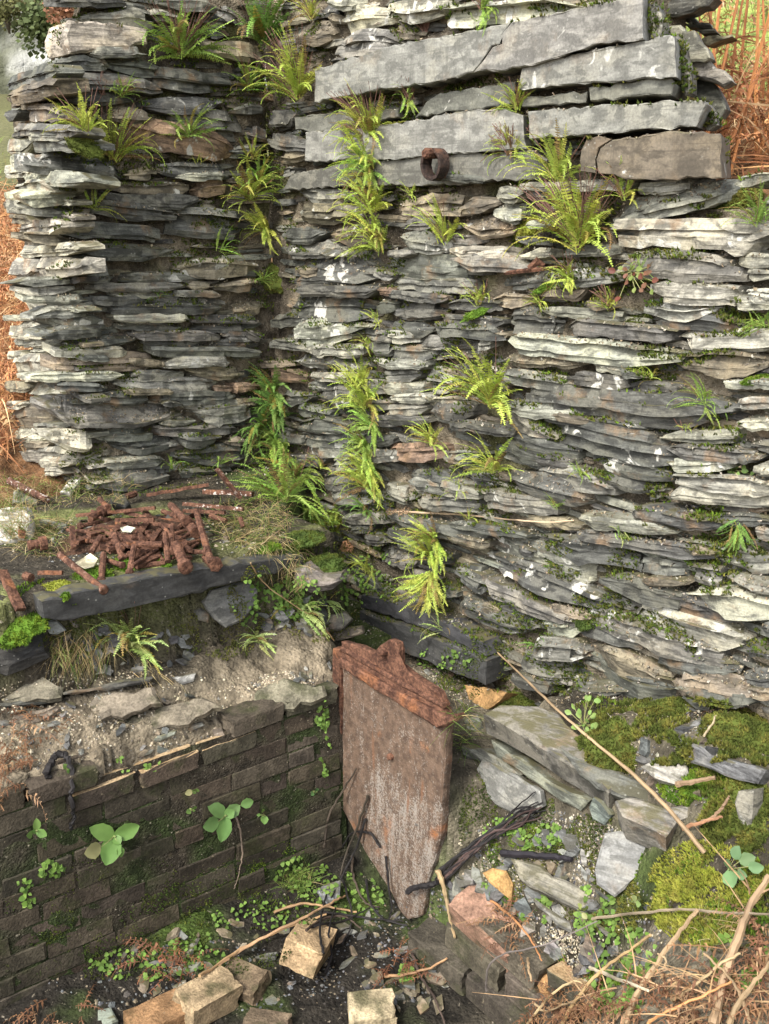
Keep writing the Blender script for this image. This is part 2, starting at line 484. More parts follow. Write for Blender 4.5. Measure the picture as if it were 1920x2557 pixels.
# ================================================================== SLATES
STONE_V = []; STONE_F = []          # everything solid, in world space, for resting things on
def remember(mb_v, mb_f, mw=None):
    o = len(STONE_V)
    STONE_V.extend([mw @ Vector(v) for v in mb_v] if mw else [Vector(v) for v in mb_v])
    STONE_F.extend([tuple(i + o for i in f) for f in mb_f])
TONE = {'d': (.078, .078, .068), 'g': (.138, .136, .115), 'l': (.225, .22, .18), 'w': (.205, .203, .178), 'b': (.145, .125, .09),
        'r': (.18, .125, .085), 'c': (.27, .26, .205)}
def walk(n, rg, amp, hold=.5):
    """1-D broken profile: straight runs with sudden steps"""
    a = []; x = rg.gauss(0, amp); v = 0
    for i in range(n):
        if rg.random() < .38: x = rg.gauss(0, amp); v = rg.gauss(0, amp * .25)
        x += v; a.append(max(-2.2 * amp, min(2.2 * amp, x)))
    return a
def stone_geo(L, T, D, rg, point=1.0, R=3):
    """split slate: R cleavage layers, each a flat strip with its own setback and its own broken ends"""
    N = max(8, min(22, int(L / T * 1.5) + 6))
    tn = walk(N, rg, .040 * T); bn = walk(N, rg, .050 * T)
    aL = rg.uniform(.12, .85); aR = rg.uniform(.12, .85)
    eL = T * rg.uniform(.5, 2.8) * point; eR = T * rg.uniform(.5, 2.8) * point
    bL = rg.uniform(-.45, .45) * T * (1 - aL); bR = rg.uniform(-.45, .45) * T * (1 - aR)
    cut = [0] + sorted(rg.uniform(.15, .85) for _ in range(R - 1)) + [1]
    out = [rg.uniform(0, .17) * T for _ in range(R)]
    rows = [walk(N, rg, .06 * T) for _ in range(R)]
    slope = [rg.uniform(-.05, .35) * T for _ in range(R)]           # upper edge of each layer leans back
    cl = [abs(rg.gauss(0, .4)) * T for _ in range(R)]; cr = [abs(rg.gauss(0, .4)) * T for _ in range(R)]
    ts = sorted([0, 1] + [min(.98, max(.02, (i + rg.uniform(-.3, .3)) / (N - 1))) for i in range(1, N - 1)])
    K = 2 * R + 2; vs = []
    for i in range(N):
        t = ts[i]; x = -L / 2 + L * t
        e1 = min(1, (x + L / 2) / eL); e2 = min(1, (L / 2 - x) / eR)
        e = min(aL + (1 - aL) * e1, aR + (1 - aR) * e2)
        sh = bL * (1 - e1) + bR * (1 - e2)
        zt = T / 2 * e + tn[i] * e + sh; zb = -T / 2 * e + bn[i] * e + sh
        rec = (1 - min(e1, e2)) * T * .35
        for j in range(R):
            for q, k in ((cut[j], 0), (cut[j + 1], 1)):
                z = zb + (zt - zb) * q
                y = out[j] + rows[j][i] + rec + k * slope[j] * (cut[j + 1] - cut[j]) * 1.6
                if j == 0 and k == 0: y += .10 * T
                if j == R - 1 and k == 1: y += .12 * T
                xx = x
                if t < .2: xx += cl[j] * (1 - t / .2)
                if t > .8: xx -= cr[j] * ((t - .8) / .2)
                vs.append(Vector((xx, y, z)))
        vs.append(Vector((x, D, zb + (zt - zb) * .9))); vs.append(Vector((x, D, zb + (zt - zb) * .1)))
    fs = []
    for i in range(N - 1):
        for k in range(K):
            a = i * K + k; b = i * K + (k + 1) % K
            fs.append((a, a + K, b + K, b))
    c0 = sum((vs[k] for k in range(K)), Vector()) / K; c1 = sum((vs[(N - 1) * K + k] for k in range(K)), Vector()) / K
    vs += [c0, c1]; n0 = N * K
    for k in range(K):
        fs.append((n0, k, (k + 1) % K)); fs.append((n0 + 1, (N - 1) * K + (k + 1) % K, (N - 1) * K + k))
    return vs, fs
def place_slate(parent, plane, xa, ya, xb, yb, th, tone, rg, lichen=None, name='stone', proud=None, depth=None, thing_label=None):
    n, p = PLANES[plane]
    pr = proud if proud is not None else rg.uniform(.006, .038)
    a = onplane(xa, ya, n, p + n * pr); b = onplane(xb, yb, n, p + n * pr)
    X = (b - a); L = X.length; X.normalize()
    m = (a + b) / 2
    Y = -n; Z = X.cross(Y).normalized()
    p0 = proj(m); p1 = proj(m + Z * .01); pe = proj(m + X * .01)
    ex = Vector((pe[0] - p0[0], pe[1] - p0[1])).normalized(); dz = Vector((p1[0] - p0[0], p1[1] - p0[1]))
    T = (1.08 if th < 45 else 1.18) * .01 * th / max(1e-3, abs(dz.x * ex.y - dz.y * ex.x))
    tiltf = rg.uniform(-.10, .10)
    Y = (Y + Z * tiltf).normalized(); Z = X.cross(Y).normalized()
    vs, fs = stone_geo(L * 1.03, T * 1.04, depth or rg.uniform(.10, .16), rg)
    mw = frame(X, Y, Z, m)
    mb = MB(); mb.add(vs, fs)
    col = jc(TONE[tone], rg, .18, .03)
    if plane == 'L': col = tuple(q * 1.22 for q in col)          # left wall slates coloured lighter, standing in for fill light on the shaded face
    la = lichen if lichen is not None else rg.choice([0, 0, .15, .3, .5])
    remember(vs, fs, mw)
    return obj(name, mesh(name, mb, M_SLATE), parent, mw, color=(*col, la))

# traced from the photograph; per block: x offset, y offset, photo px per unit, wall; then x0 y0 x1 y1 thickness tone (x = lichen)
ZM = 960 / 1661
TRACE = [
('L', 0, 0, ZM, """340 60 690 95 80 g;400 228 640 222 42 g;235 268 480 275 55 d;480 285 722 287 84 g;165 325 730 375 72 d;
185 400 620 440 74 d;680 335 1010 365 92 d;620 450 990 452 66 dx;455 500 685 500 58 b;750 535 1120 545 124 dx;545 555 1075 655 112 rx;
1150 410 1240 432 52 r;110 692 560 748 84 dx;540 730 690 752 72 b;700 738 1000 740 64 d;770 765 1000 760 32 l;480 812 830 816 44 bx;
830 818 1025 820 84 rx;470 862 890 882 58 d;420 890 775 945 74 d;735 945 1100 990 112 d;230 985 710 1010 74 d;90 880 395 905 84 g;
340 1085 765 1100 64 d;110 1030 330 1042 62 b;900 130 1020 132 104 g;960 60 1060 72 84 g;250 8 560 8 40 d;640 60 780 70 50 g;700 20 960 20 60 g;
900 200 1150 240 70 b;760 180 900 210 50 d;1040 300 1180 330 70 d;1080 560 1190 600 60 d;1000 470 1150 470 50 g;1000 640 1180 660 60 d;1060 20 1230 30 60 d"""),
('E', 0, 0, ZM, """0 372 205 298 56 d;0 430 190 388 78 b;80 482 235 490 64 b;50 556 305 562 50 g;110 590 245 592 32 l;110 626 310 626 60 g;0 640 115 632 64 c;
20 690 185 702 46 c;0 742 190 722 54 c;30 832 190 812 74 c;90 870 335 842 56 c;50 988 232 976 56 c;60 1092 305 1074 46 c;0 500 60 500 40 d;0 880 110 890 40 b;80 760 330 775 60 l;20 940 120 950 36 b"""),
('R', 0, 0, ZM, """1130 515 1270 510 62 d;1130 606 1325 622 64 d;1190 680 1320 680 52 b;1190 752 1245 742 52 d;1270 842 1520 852 54 g;
1250 918 1545 928 84 bx;1190 1022 1385 1018 62 d;1380 1015 1575 1022 84 bx;1210 1082 1445 1082 64 g;900 905 1040 905 62 d;1230 145 1405 140 104 b;
1380 78 1475 75 74 bx;1440 95 1700 50 100 cx;1420 190 1700 185 92 g;1380 10 1500 15 60 c"""),
('R', 960, 0, ZM, """-20 62 262 15 84 cx;210 72 840 22 84 cx;0 132 135 132 84 b;450 832 585 850 64 l;550 838 740 828 64 d;560 806 1055 800 38 l;
1080 822 1300 800 54 l;925 940 1408 835 104 g;40 882 300 882 84 b;300 890 485 880 62 b;440 920 575 922 84 l;40 962 195 966 58 d;300 995 542 1012 112 bx;
35 1046 242 1046 78 gx;960 1000 1680 1030 118 lx;600 970 745 976 32 l;555 1036 715 1042 34 d;258 1090 525 1090 54 c;0 1096 112 1096 34 g;570 1095 705 1096 44 c;
1490 785 1680 765 44 l;1620 880 1700 870 60 l;200 760 420 780 30 d;700 900 900 905 50 b;760 1090 980 1085 44 g"""),
('L', 0, 640, ZM, """300 72 512 72 84 g;770 48 1140 56 74 bx;535 92 902 96 38 g;405 136 802 130 36 g;480 166 742 166 32 l;760 160 972 166 28 g;
820 130 932 130 38 b;935 134 1125 130 58 b;415 196 642 190 38 d;640 195 982 206 38 d;490 230 962 230 42 d;1000 240 1172 236 72 b;200 286 462 280 62 dx;
500 270 822 265 38 l;820 270 1142 276 34 d;520 306 792 300 48 d;840 310 1092 316 48 d;165 340 472 322 54 d;290 376 602 375 58 dx;580 346 962 346 38 g;
630 376 902 375 38 d;900 380 1132 380 44 d;970 342 1142 356 38 g;245 422 562 414 42 l;240 474 672 452 78 b;660 416 1142 416 42 g;720 462 1018 454 42 lx;
130 526 542 514 34 l;560 516 802 516 44 g;810 508 1062 512 54 b;500 566 942 560 58 g;920 572 1022 576 32 r;1010 572 1138 562 54 r;320 616 652 616 54 d;
655 618 1042 606 52 d;195 675 822 702 98 g;850 696 1132 668 84 g;800 666 892 666 42 l;680 762 1032 750 48 d;410 782 672 768 62 g;460 842 762 818 74 d;
770 800 982 800 62 d;980 800 1092 800 38 b;760 872 1112 860 84 d;450 906 722 888 44 g;430 972 742 956 84 g;790 955 1042 950 64 d;700 640 800 640 24 d;
640 150 800 178 26 d;330 440 480 445 24 g;560 455 720 470 30 b;250 560 480 572 34 d;1060 330 1150 360 40 d;1020 640 1130 630 40 b;540 590 760 588 22 b;700 725 850 720 24 g;640 930 760 920 30 d"""),
('E', 0, 640, ZM, """5 56 160 46 84 c;110 50 312 44 84 c;60 112 335 100 38 g;90 156 342 150 38 l;110 190 385 190 38 g;145 244 425 226 58 g;0 266 152 266 24 c;60 296 202 300 44 c;
20 326 205 332 48 c;40 370 162 376 34 c;20 432 102 430 32 c;40 472 242 468 78 c;120 416 252 410 38 c;80 598 232 590 84 c;5 706 192 698 92 b;20 776 142 775 54 c;
20 852 162 862 54 c;140 842 272 846 38 l;150 886 302 886 44 c;170 930 252 930 34 c;180 786 442 814 88 c;40 130 160 250 70 c;0 560 110 570 40 b;60 520 160 530 30 c;120 640 260 645 40 g;130 745 260 750 40 g;70 815 200 820 34 b;90 385 260 360 24 l;0 640 90 650 30 c"""),
('R', 0, 640, ZM, """1215 12 1602 44 112 dx;1262 76 1342 75 44 b;1240 108 1552 116 42 d;1240 150 1612 160 48 d;1215 216 1582 228 98 dx;1140 282 1392 275 58 d;
1220 328 1562 325 104 lx;1140 376 1322 398 42 g;1310 410 1552 410 48 l;1240 442 1562 462 64 gx;1090 470 1232 466 28 b;1130 510 1302 522 62 r;1320 522 1562 520 38 l;
1320 552 1422 562 32 g;1330 602 1532 606 78 dx;1250 660 1402 682 62 d;1250 722 1502 742 62 d;1350 766 1542 782 62 d;1270 822 1542 842 78 gx;1410 896 1582 900 54 g;
1330 966 1582 976 84 g;1390 1052 1572 1050 84 g;1590 66 1690 100 44 g;1610 150 1690 155 34 r;1590 216 1690 222 74 d;1590 346 1690 352 44 g;1570 402 1700 400 54 d;
1590 466 1690 465 54 lx;1540 560 1700 575 50 l;1560 640 1700 650 40 g;1540 700 1690 720 48 d;1560 800 1680 800 44 d;1180 610 1340 620 54 d;1170 780 1290 790 44 d;1560 860 1700 870 50 g;1400 1000 1620 1010 40 d;1200 880 1400 890 44 d"""),
('R', 960, 640, ZM, """-20 34 342 72 104 gx;262 20 622 44 74 g;960 44 1542 54 104 g;1500 30 1700 20 74 l;1550 86 1700 70 54 c;500 112 1002 80 64 gx;0 110 372 132 58 g;
0 160 252 186 38 d;1130 150 1502 168 84 lx;1480 202 1700 206 54 l;1550 160 1700 166 48 l;420 190 622 190 58 b;505 196 622 202 54 c;600 152 862 166 58 b;250 208 492 216 44 d;
-20 235 252 236 92 d;1085 212 1442 244 78 lx;1130 262 1572 292 84 d;655 232 1002 258 48 l;500 280 745 282 98 d;775 300 1245 342 68 d;240 264 512 286 34 d;-20 312 192 322 54 d;
195 312 502 332 58 d;1250 370 1700 362 84 l;500 372 1252 442 84 l;1200 455 1625 472 94 b;880 466 1062 502 42 l;490 440 872 462 54 b;-20 350 122 356 54 l;112 396 372 394 94 g;
-20 408 222 422 64 d;-20 465 172 470 44 l;-20 520 132 520 44 g;118 532 302 540 104 g;275 478 402 524 64 g;378 390 442 390 54 l;490 512 832 562 64 g;760 520 1042 558 64 dx;
1010 572 1242 570 74 d;1450 556 1700 556 34 l;576 612 1512 700 112 d;-20 572 152 582 44 l;10 616 182 615 38 l;160 626 382 642 48 l;-20 665 172 660 44 g;168 668 372 682 64 d;
465 652 862 682 64 l;1500 640 1700 636 44 l;1510 740 1700 735 54 l;868 722 1135 762 64 dx;1165 780 1502 786 54 l;-20 705 172 710 48 d;250 718 542 762 44 d;490 698 725 785 84 g;
660 740 1232 862 114 dx;480 802 822 882 94 d;1200 832 1582 872 58 d;1560 822 1700 832 74 g;-20 850 242 850 74 r;230 870 402 870 54 g;870 878 1222 942 84 dx;1195 908 1502 898 54 lx;
1575 922 1700 926 54 c;1220 962 1690 1014 64 l;898 942 1142 1012 54 d;478 952 885 1062 94 d;618 928 962 992 94 g;1085 1020 1205 1040 84 d;1200 1018 1690 1064 64 l;1315 1048 1690 1094 64 d;
300 945 465 985 104 dx;98 928 272 972 54 d;80 972 382 1032 54 g;-20 1005 110 1040 50 g;118 1050 392 1092 64 g;378 1048 725 1092 74 gx;580 862 800 905 50 d;1500 880 1620 885 40 d;400 560 520 580 60 d;380 330 520 350 30 b;1000 500 1120 530 34 g;700 690 880 715 36 b;860 210 960 230 30 b"""),
('R', 960, 1280, ZM, """820 38 1245 92 54 l;1040 0 1485 72 64 d;820 92 1412 192 54 d;610 116 1065 222 98 d;405 116 905 278 98 gx;392 200 985 408 106 dx;1235 128 1455 178 58 g;
1415 204 1700 234 74 l;1055 236 1285 240 84 g;1278 262 1455 292 94 gx;1445 284 1700 332 74 g;895 292 1255 388 94 d;1245 352 1700 434 112 l;975 352 1555 458 84 d;388 312 835 500 64 g;
378 368 665 484 84 d;1015 424 1555 584 92 lx;855 444 1425 648 84 gx;785 478 1135 582 64 d;655 506 815 530 74 l;600 590 835 600 78 gx;845 580 1235 770 94 b;825 662 1215 822 112 d;
1150 640 1515 718 84 d;1205 706 1605 784 94 b;520 650 805 722 94 g;528 716 685 780 54 d;745 768 1005 826 104 d;1560 112 1700 100 84 g;1520 600 1700 614 64 d;1600 500 1700 512 60 d;
-20 16 425 142 54 d;255 44 605 102 34 d;250 100 445 152 38 b;-20 96 115 132 44 d;258 268 425 342 74 d;300 236 405 268 44 d;-20 200 105 222 64 g;380 396 480 430 44 b;265 384 585 520 64 d;
1400 30 1700 30 50 d;1300 160 1420 200 44 b;600 30 830 60 40 b;120 180 260 215 44 d;40 130 200 175 36 g;120 300 300 350 44 d;700 400 880 460 30 b;1480 700 1700 720 80 d;1560 790 1700 800 50 b;560 150 640 190 40 d;1240 780 1600 830 50 d;1100 300 1300 310 30 b"""),
('R', 0, 1280, ZM, """1590 180 1690 186 94 g;1480 72 1602 60 54 d;1450 20 1640 30 44 g;1560 120 1690 130 40 d"""),
]
srg = random.Random(11)
NS = {'L': 0, 'R': 0}
for plane, ox, oy, k, txt in TRACE:
    for it in txt.replace('\n', '').split(';'):
        q = it.split()
        if len(q) < 6: continue
        xa, ya, xb, yb, th = [float(t) for t in q[:5]]
        par = RIGHT if plane == 'R' else LEFT
        if plane == 'E' and xb > 330: plane_ = 'L'
        else: plane_ = plane
        NS['R' if plane == 'R' else 'L'] += 1
        lich = srg.uniform(.65, 1.0) if 'x' in q[5] else None
        place_slate(par, plane_, ox + k * xa, oy + k * ya, ox + k * xb, oy + k * yb, k * th, q[5][0], srg, lich)
print('traced slates', NS)

# smaller packing slates that show between the traced ones: one joined part per wall face
def packing(parent, plane, X0, n, dx, u0, u1, z0, zfun, seed):
    rg = random.Random(seed); mb = MB(); z = z0
    org = frame(dx, -n, Vector((0, 0, 1)), X0)
    inv = org.inverted()
    while z < max(zfun(u0 + (u1 - u0) * i / 20) for i in range(21)):
        T = rg.uniform(.014, .028); u = u0 + rg.uniform(0, .1)
        while u < u1:
            L = rg.uniform(.08, .26); T2 = T * rg.uniform(.75, 1.1)
            uc = u + L / 2
            if uc < u1 and z < zfun(uc) - .01 and rg.random() < .68:
                vs, fs = stone_geo(L, T2, .08, rg, R=2)
                rot = Matrix.Rotation(rg.uniform(-.06, .06), 4, 'Y')
                y = rg.uniform(.016, .042)
                tr = Matrix.Translation((uc, y, z + rg.uniform(-.006, .006))) @ rot
                col = jc(TONE[rg.choice('ddggblb')], rg, .2)
                mb.add([tr @ v for v in vs], fs, col)
            u += L + rg.uniform(.004, .03)
        z += T + rg.uniform(.003, .010)
    remember(mb.v, mb.f, org)
    obj('packing_stones', mesh('packing_stones', mb, M_SLATEA), parent, org, kind='stuff')
packing(LEFT, 'L', PE, NL, -DL, .01, SE, -1.08, lambda u: ztopL(SE - u), 21)
packing(LEFT, 'E', PE + DE * .5, NE, -DE, .0, .5, -1.08, lambda u: .29, 22)
packing(RIGHT, 'R', P0, NR, DR, .0, 3.0, -1.62, lambda u: -.05, 23)
packing(RIGHT, 'R', P0, NR, DR, .0, UQ - .3, -.04, lambda u: 1.05, 24)

# ------------------------------------------------------------------ dressed blocks of the upper right wall
def jag(poly, step, amp, rg):
    out = []
    for i in range(len(poly)):
        a, b = poly[i], poly[(i + 1) % len(poly)]
        L = math.hypot(b[0] - a[0], b[1] - a[1]); k = max(1, int(L / step))
        for j in range(k):
            t = j / k; w_ = 0 if j == 0 else 1
            nx, ny = (-(b[1] - a[1]) / (L + 1e-6), (b[0] - a[0]) / (L + 1e-6))
            q = rg.gauss(0, amp) * w_
            out.append((a[0] + (b[0] - a[0]) * t + nx * q, a[1] + (b[1] - a[1]) * t + ny * q))
    return out
def slab_geo(P, depth, bev, rg, rough=.0015, skew=0.0):
    """P: outline (x, z) anticlockwise seen from the front (y = 0, looking along +y)"""
    bm = bmesh.new()
    n = len(P)
    cx = sum(p[0] for p in P) / n; cz = sum(p[1] for p in P) / n
    def ring(y, inset, jit=0):
        r = []
        for i in range(n):
            a = P[i - 1]; b = P[(i + 1) % n]; tx, tz = b[0] - a[0], b[1] - a[1]; l = math.hypot(tx, tz) + 1e-9
            ix, iz = -tz / l, tx / l
            r.append(bm.verts.new((P[i][0] + ix * inset + skew * y, y + rg.uniform(-jit, jit), P[i][1] + iz * inset)))
        return r
    r0 = ring(0, bev, rough); r1 = ring(bev * .8, 0, rough * 2); r2 = ring(depth * .5, rg.uniform(-.002, .003), rough * 4); r3 = ring(depth, .004)
    def strip(a, b):
        for i in range(n): bm.faces.new((a[i], b[i], b[(i + 1) % n], a[(i + 1) % n]))
    strip(r0, r1); strip(r1, r2); strip(r2, r3)
    f0 = bm.faces.new(r0); f3 = bm.faces.new(list(reversed(r3)))
    bmesh.ops.triangulate(bm, faces=[f0, f3])
    bmesh.ops.recalc_face_normals(bm, faces=bm.faces)
    bm.verts.index_update()
    vs = [v.co.copy() for v in bm.verts]; fs = [tuple(v.index for v in f.verts) for f in bm.faces]
    bm.free()
    return vs, fs
def ccw(P):
    a = sum(P[i][0] * P[(i + 1) % len(P)][1] - P[(i + 1) % len(P)][0] * P[i][1] for i in range(len(P)))
    return P if a > 0 else list(reversed(P))
def poly_block(name, parent, polyS, n, p, depth, col, lich, mat, rg, step=.035, amp=.002, bev=.004, X=None, skew=0.0, **kw):
    """block whose front outline is traced from the photograph on the plane (n, p)"""
    pts = [onplane(x, y, n, p) for x, y in polyS]
    c = sum(pts, Vector()) / len(pts)
    if X is None:
        X = Vector((0, 0, 1)).cross(n)
        if X.length < .2: X = Vector((1, 0, 0))
        X = X - n * X.dot(n)
    X.normalize(); Y = -n; Z = X.cross(Y).normalized()
    P = ccw([((q - c).dot(X), (q - c).dot(Z)) for q in pts])
    P = jag(P, step, amp, rg)
    vs, fs = slab_geo(P, depth, bev, rg, skew=skew)
    mw = frame(X, Y, Z, c); mb = MB(); mb.add(vs, fs)
    remember(vs, fs, mw)
    return obj(name, mesh(name, mb, mat), parent, mw, color=(*col, lich), **kw)
def zB(P, ox=960, oy=0, k=ZM): return [(ox + k * x, oy + k * y) for x, y in P]
drg = random.Random(5)
BLOCKS = [
 # outline, proud, tone, lichen
 ([(-301, 300), (0, 203), (280, 150), (545, 97), (505, 150), (500, 188), (462, 200), (430, 250), (383, 312), (200, 362), (0, 385), (-302, 440)], .045, 'w', .15),
 ([(551, 97), (800, 40), (1118, -25), (1118, 168), (900, 195), (750, 250), (580, 292), (387, 313), (434, 251), (466, 202), (506, 190), (511, 150)], .047, 'w', .3),
 ([(590, 290), (870, 225), (1250, 150), (1264, 335), (900, 355), (576, 385)], .035, 'w', .85),
 ([(590, 420), (880, 392), (872, 442), (592, 462)], .015, 'g', .6),
 ([(882, 378), (1100, 345), (1240, 335), (1256, 365), (1240, 410), (1100, 415), (886, 436)], .02, 'g', .3),
 ([(620, 482), (1000, 450), (1380, 430), (1392, 450), (1350, 546), (900, 577), (625, 602)], .04, 'w', .5),
 ([(180, 440), (240, 402), (540, 352), (566, 352), (570, 448), (300, 480), (132, 507)], .01, 'g', .2),
 ([(-341, 570), (-180, 556), (30, 535), (400, 472), (520, 470), (600, 500), (612, 645), (300, 663), (0, 692), (-345, 696)], .03, 'w', .15),
 ([(-391, 505), (-160, 482), (60, 470), (60, 505), (-170, 555), (-300, 575), (-385, 560)], .015, 'g', .4),
 ([(-441, 822), (-401, 752), (-150, 702), (290, 667), (650, 652), (705, 690), (702, 770), (300, 797), (-100, 802)], .02, 'g', .1),
 ([(932, 640), (985, 604), (1260, 565), (1450, 577), (1456, 770), (1100, 777), (922, 752), (918, 690)], .05, 'b', .55),
 ([(848, 650), (872, 600), (930, 587), (980, 602), (926, 640), (912, 690), (914, 750), (845, 742)], .045, 'b', .2),
]
for P, pr, t, li in BLOCKS:
    c = jc(TONE[t], drg, .08, .02)
    if t == 'b': c = (.125, .104, .076)
    poly_block('dressed_block', RIGHT, zB(P), NR, P0 + NR * pr, .26, c, li, M_SLAB, drg, step=.022, amp=.0024, bev=.003, skew=-.56)
# rough quoin ends behind the dressed blocks, at the wall's far end
ENDS = [
 ([(1122, -20), (1180, 20), (1202, 100), (1190, 160), (1130, 172), (1122, 100)], -.03, 'g', .5),
 ([(1200, 20), (1260, -20), (1440, -20), (1400, 25), (1260, 72), (1210, 70)], -.22, 'd', 0),
 ([(1280, 60), (1330, 70), (1362, 104), (1330, 108), (1290, 85)], -.30, 'd', .8),
 ([(1300, 100), (1400, 98), (1412, 118), (1370, 122), (1310, 115)], -.30, 'd', 0),
 ([(1350, 128), (1430, 122), (1432, 138), (1370, 145)], -.30, 'd', 0),
 ([(1370, 165), (1500, 148), (1503, 158), (1400, 196), (1372, 190)], -.32, 'b', .3),
 ([(1190, 120), (1240, 110), (1340, 130), (1395, 205), (1410, 250), (1380, 268), (1310, 268), (1270, 165), (1200, 170)], -.14, 'g', .4),
 ([(1310, 262), (1400, 262), (1460, 300), (1505, 352), (1460, 375), (1390, 345), (1325, 330)], -.16, 'g', .7),
 ([(1325, 322), (1400, 342), (1450, 400), (1478, 470), (1450, 512), (1400, 470), (1330, 420)], -.20, 'd', 0),
 ([(1260, 150), (1290, 200), (1318, 290), (1322, 400), (1300, 415), (1268, 330)], -.05, 'g', .2),
 ([(1390, 452), (1430, 490), (1438, 540), (1400, 565), (1365, 540)], -.06, 'g', .4),
]
for P, pr, t, li in ENDS:
    poly_block('stone', RIGHT, zB(P), NR, P0 + NR * pr, .10, jc(TONE[t], drg, .1), li, M_SLATE, drg, step=.02, amp=.003, bev=.006, skew=-.5)
# the big pale block at the top of the left wall, its end turned to the sun
poly_block('dressed_block', LEFT, zB([(278, 150), (300, 85), (420, 92), (640, 125), (640, 190), (430, 225), (300, 232)], 0, 0), NL, P0 + NL * .03, .2, (.33, .29, .235), .2, M_SLATE, drg, step=.02, amp=.003, bev=.008)
# two dark wet lintels above the iron plate
def lintel(name, PF, off, depth, col, label):
    n = NR; p = P0 + NR * off
    return poly_block(name, None, zB(PF, 960, 1280), n, p, depth, col, .05, M_SLAB, drg, step=.03, amp=.002, bev=.004, label=label, cat='lintel')
lintel('slate_lintel', [(-110, 425), (0, 470), (60, 482), (300, 575), (440, 642), (436, 746), (250, 672), (60, 592), (-105, 520)], .055, .25, (.058, .058, .056), 'lower dark wet slate lintel just above the iron plate')
lintel('slate_lintel', [(-100, 355), (0, 372), (200, 442), (420, 560), (438, 622), (200, 512), (0, 442), (-105, 410)], .035, .2, (.05, .05, .053), 'upper thin dark slate lintel with a small fern in front')

# ================================================================== WHAT THINGS REST ON
def build_bvh():
    V = list(GMB.v); Fc = [tuple(f) for f in GMB.f]
    for c in CORES:
        o = len(V); V += c.v; Fc += [tuple(i + o for i in f) for f in c.f]
    o = len(V); V += STONE_V; Fc += [tuple(i + o for i in f) for f in STONE_F]
    return BVHTree.FromPolygons([tuple(v) for v in V], Fc)
BVH = build_bvh()
def hit(x, y, off=0.0):
    d = ray(x, y).normalized()
    loc, nor, idx, dist = BVH.ray_cast(Vector((0, 0, 0)), d)
    if loc is None: return d * 3.0, -d
    if nor.dot(d) > 0: nor = -nor
    return loc + nor * off, nor
def drop(x, y, z=3.0):
    loc, nor, i, dist = BVH.ray_cast(Vector((x, y, z)), Vector((0, 0, -1)))
    return (loc.z if loc else -1.6)
def D(x, y): return (x * 1920 / 1661, y * 1920 / 1661)       # overview pixels -> photo pixels

# ------------------------------------------------------------------ ledge slab
lrg = random.Random(31)
pL = onZ(480, 1423, ZL + .01)
poly_block('slate_slab', None, [(101, 1501), (290, 1458), (480, 1423), (640, 1402), (758, 1388), (757, 1416), (640, 1442), (480, 1483), (300, 1526), (160, 1550), (108, 1545)],
           NL, pL, .075, (.040, .040, .039), .05, M_SLAB, lrg, step=.03, amp=.0025, bev=.004,
           label='long dark slate slab along the front edge of the ledge under the rusty bolts', cat='slate slab')

# ------------------------------------------------------------------ brick walls of the pit
BW, BH, BG = .185, .0545, .0055
brg = random.Random(77)
def brick_mesh(L, H, Dp, rg, broken=False):
    """box with worn arrises and a chipped face"""
    bm = bmesh.new()
    bmesh.ops.create_cube(bm, size=1.0)
    for v in bm.verts: v.co = Vector((v.co.x * L, v.co.y * Dp, v.co.z * H))
    bmesh.ops.bevel(bm, geom=list(bm.edges), offset=.0032, segments=1, profile=.6, affect='EDGES')
    for v in bm.verts:
        v.co += Vector((rg.gauss(0, .0018), rg.gauss(0, .0018), rg.gauss(0, .0015)))
    if broken:
        bmesh.ops.subdivide_edges(bm, edges=[e for e in bm.edges if e.calc_length() > .03], cuts=3, use_grid_fill=True)
        for v in bm.verts:
            k = noise.noise(v.co * 22 + Vector((rg.random() * 9, 0, 0)))
            if v.co.z > H * .3: v.co.z -= abs(k) * .012
            if v.co.x > L * .3: v.co.x -= abs(k) * .03
            if v.co.x < -L * .3: v.co.x += abs(k) * .02
    bm.verts.index_update()
    mb = MB(); mb.add([v.co.copy() for v in bm.verts], [tuple(v.index for v in f.verts) for f in bm.faces]); bm.free()
    return mb
_bm = [mesh('brick', brick_mesh(BW, BH, .09, brg), M_BRICK) for _ in range(5)]
_bh = [mesh('brick', brick_mesh(BW * .48, BH, .09, brg), M_BRICK) for _ in range(3)]
_bb = [mesh('brick', brick_mesh(BW, BH, .09, brg, True), M_BRICK) for _ in range(3)]
PIT = thing('brick_wall', P0 + NL * DB + DL * 1.0 + Vector((0, 0, ZF)), 'dark mossy brick wall of the pit with its broken top', 'brick wall', 'brick walls of the pit')
PITR = thing('brick_wall', P0 + NR * .5 + DR * 1.95 + Vector((0, 0, ZF)), 'low broken brick wall at the bottom centre beside the straw', 'brick wall', 'brick walls of the pit')
SOOT = (.058, .048, .034)
S0 = .435
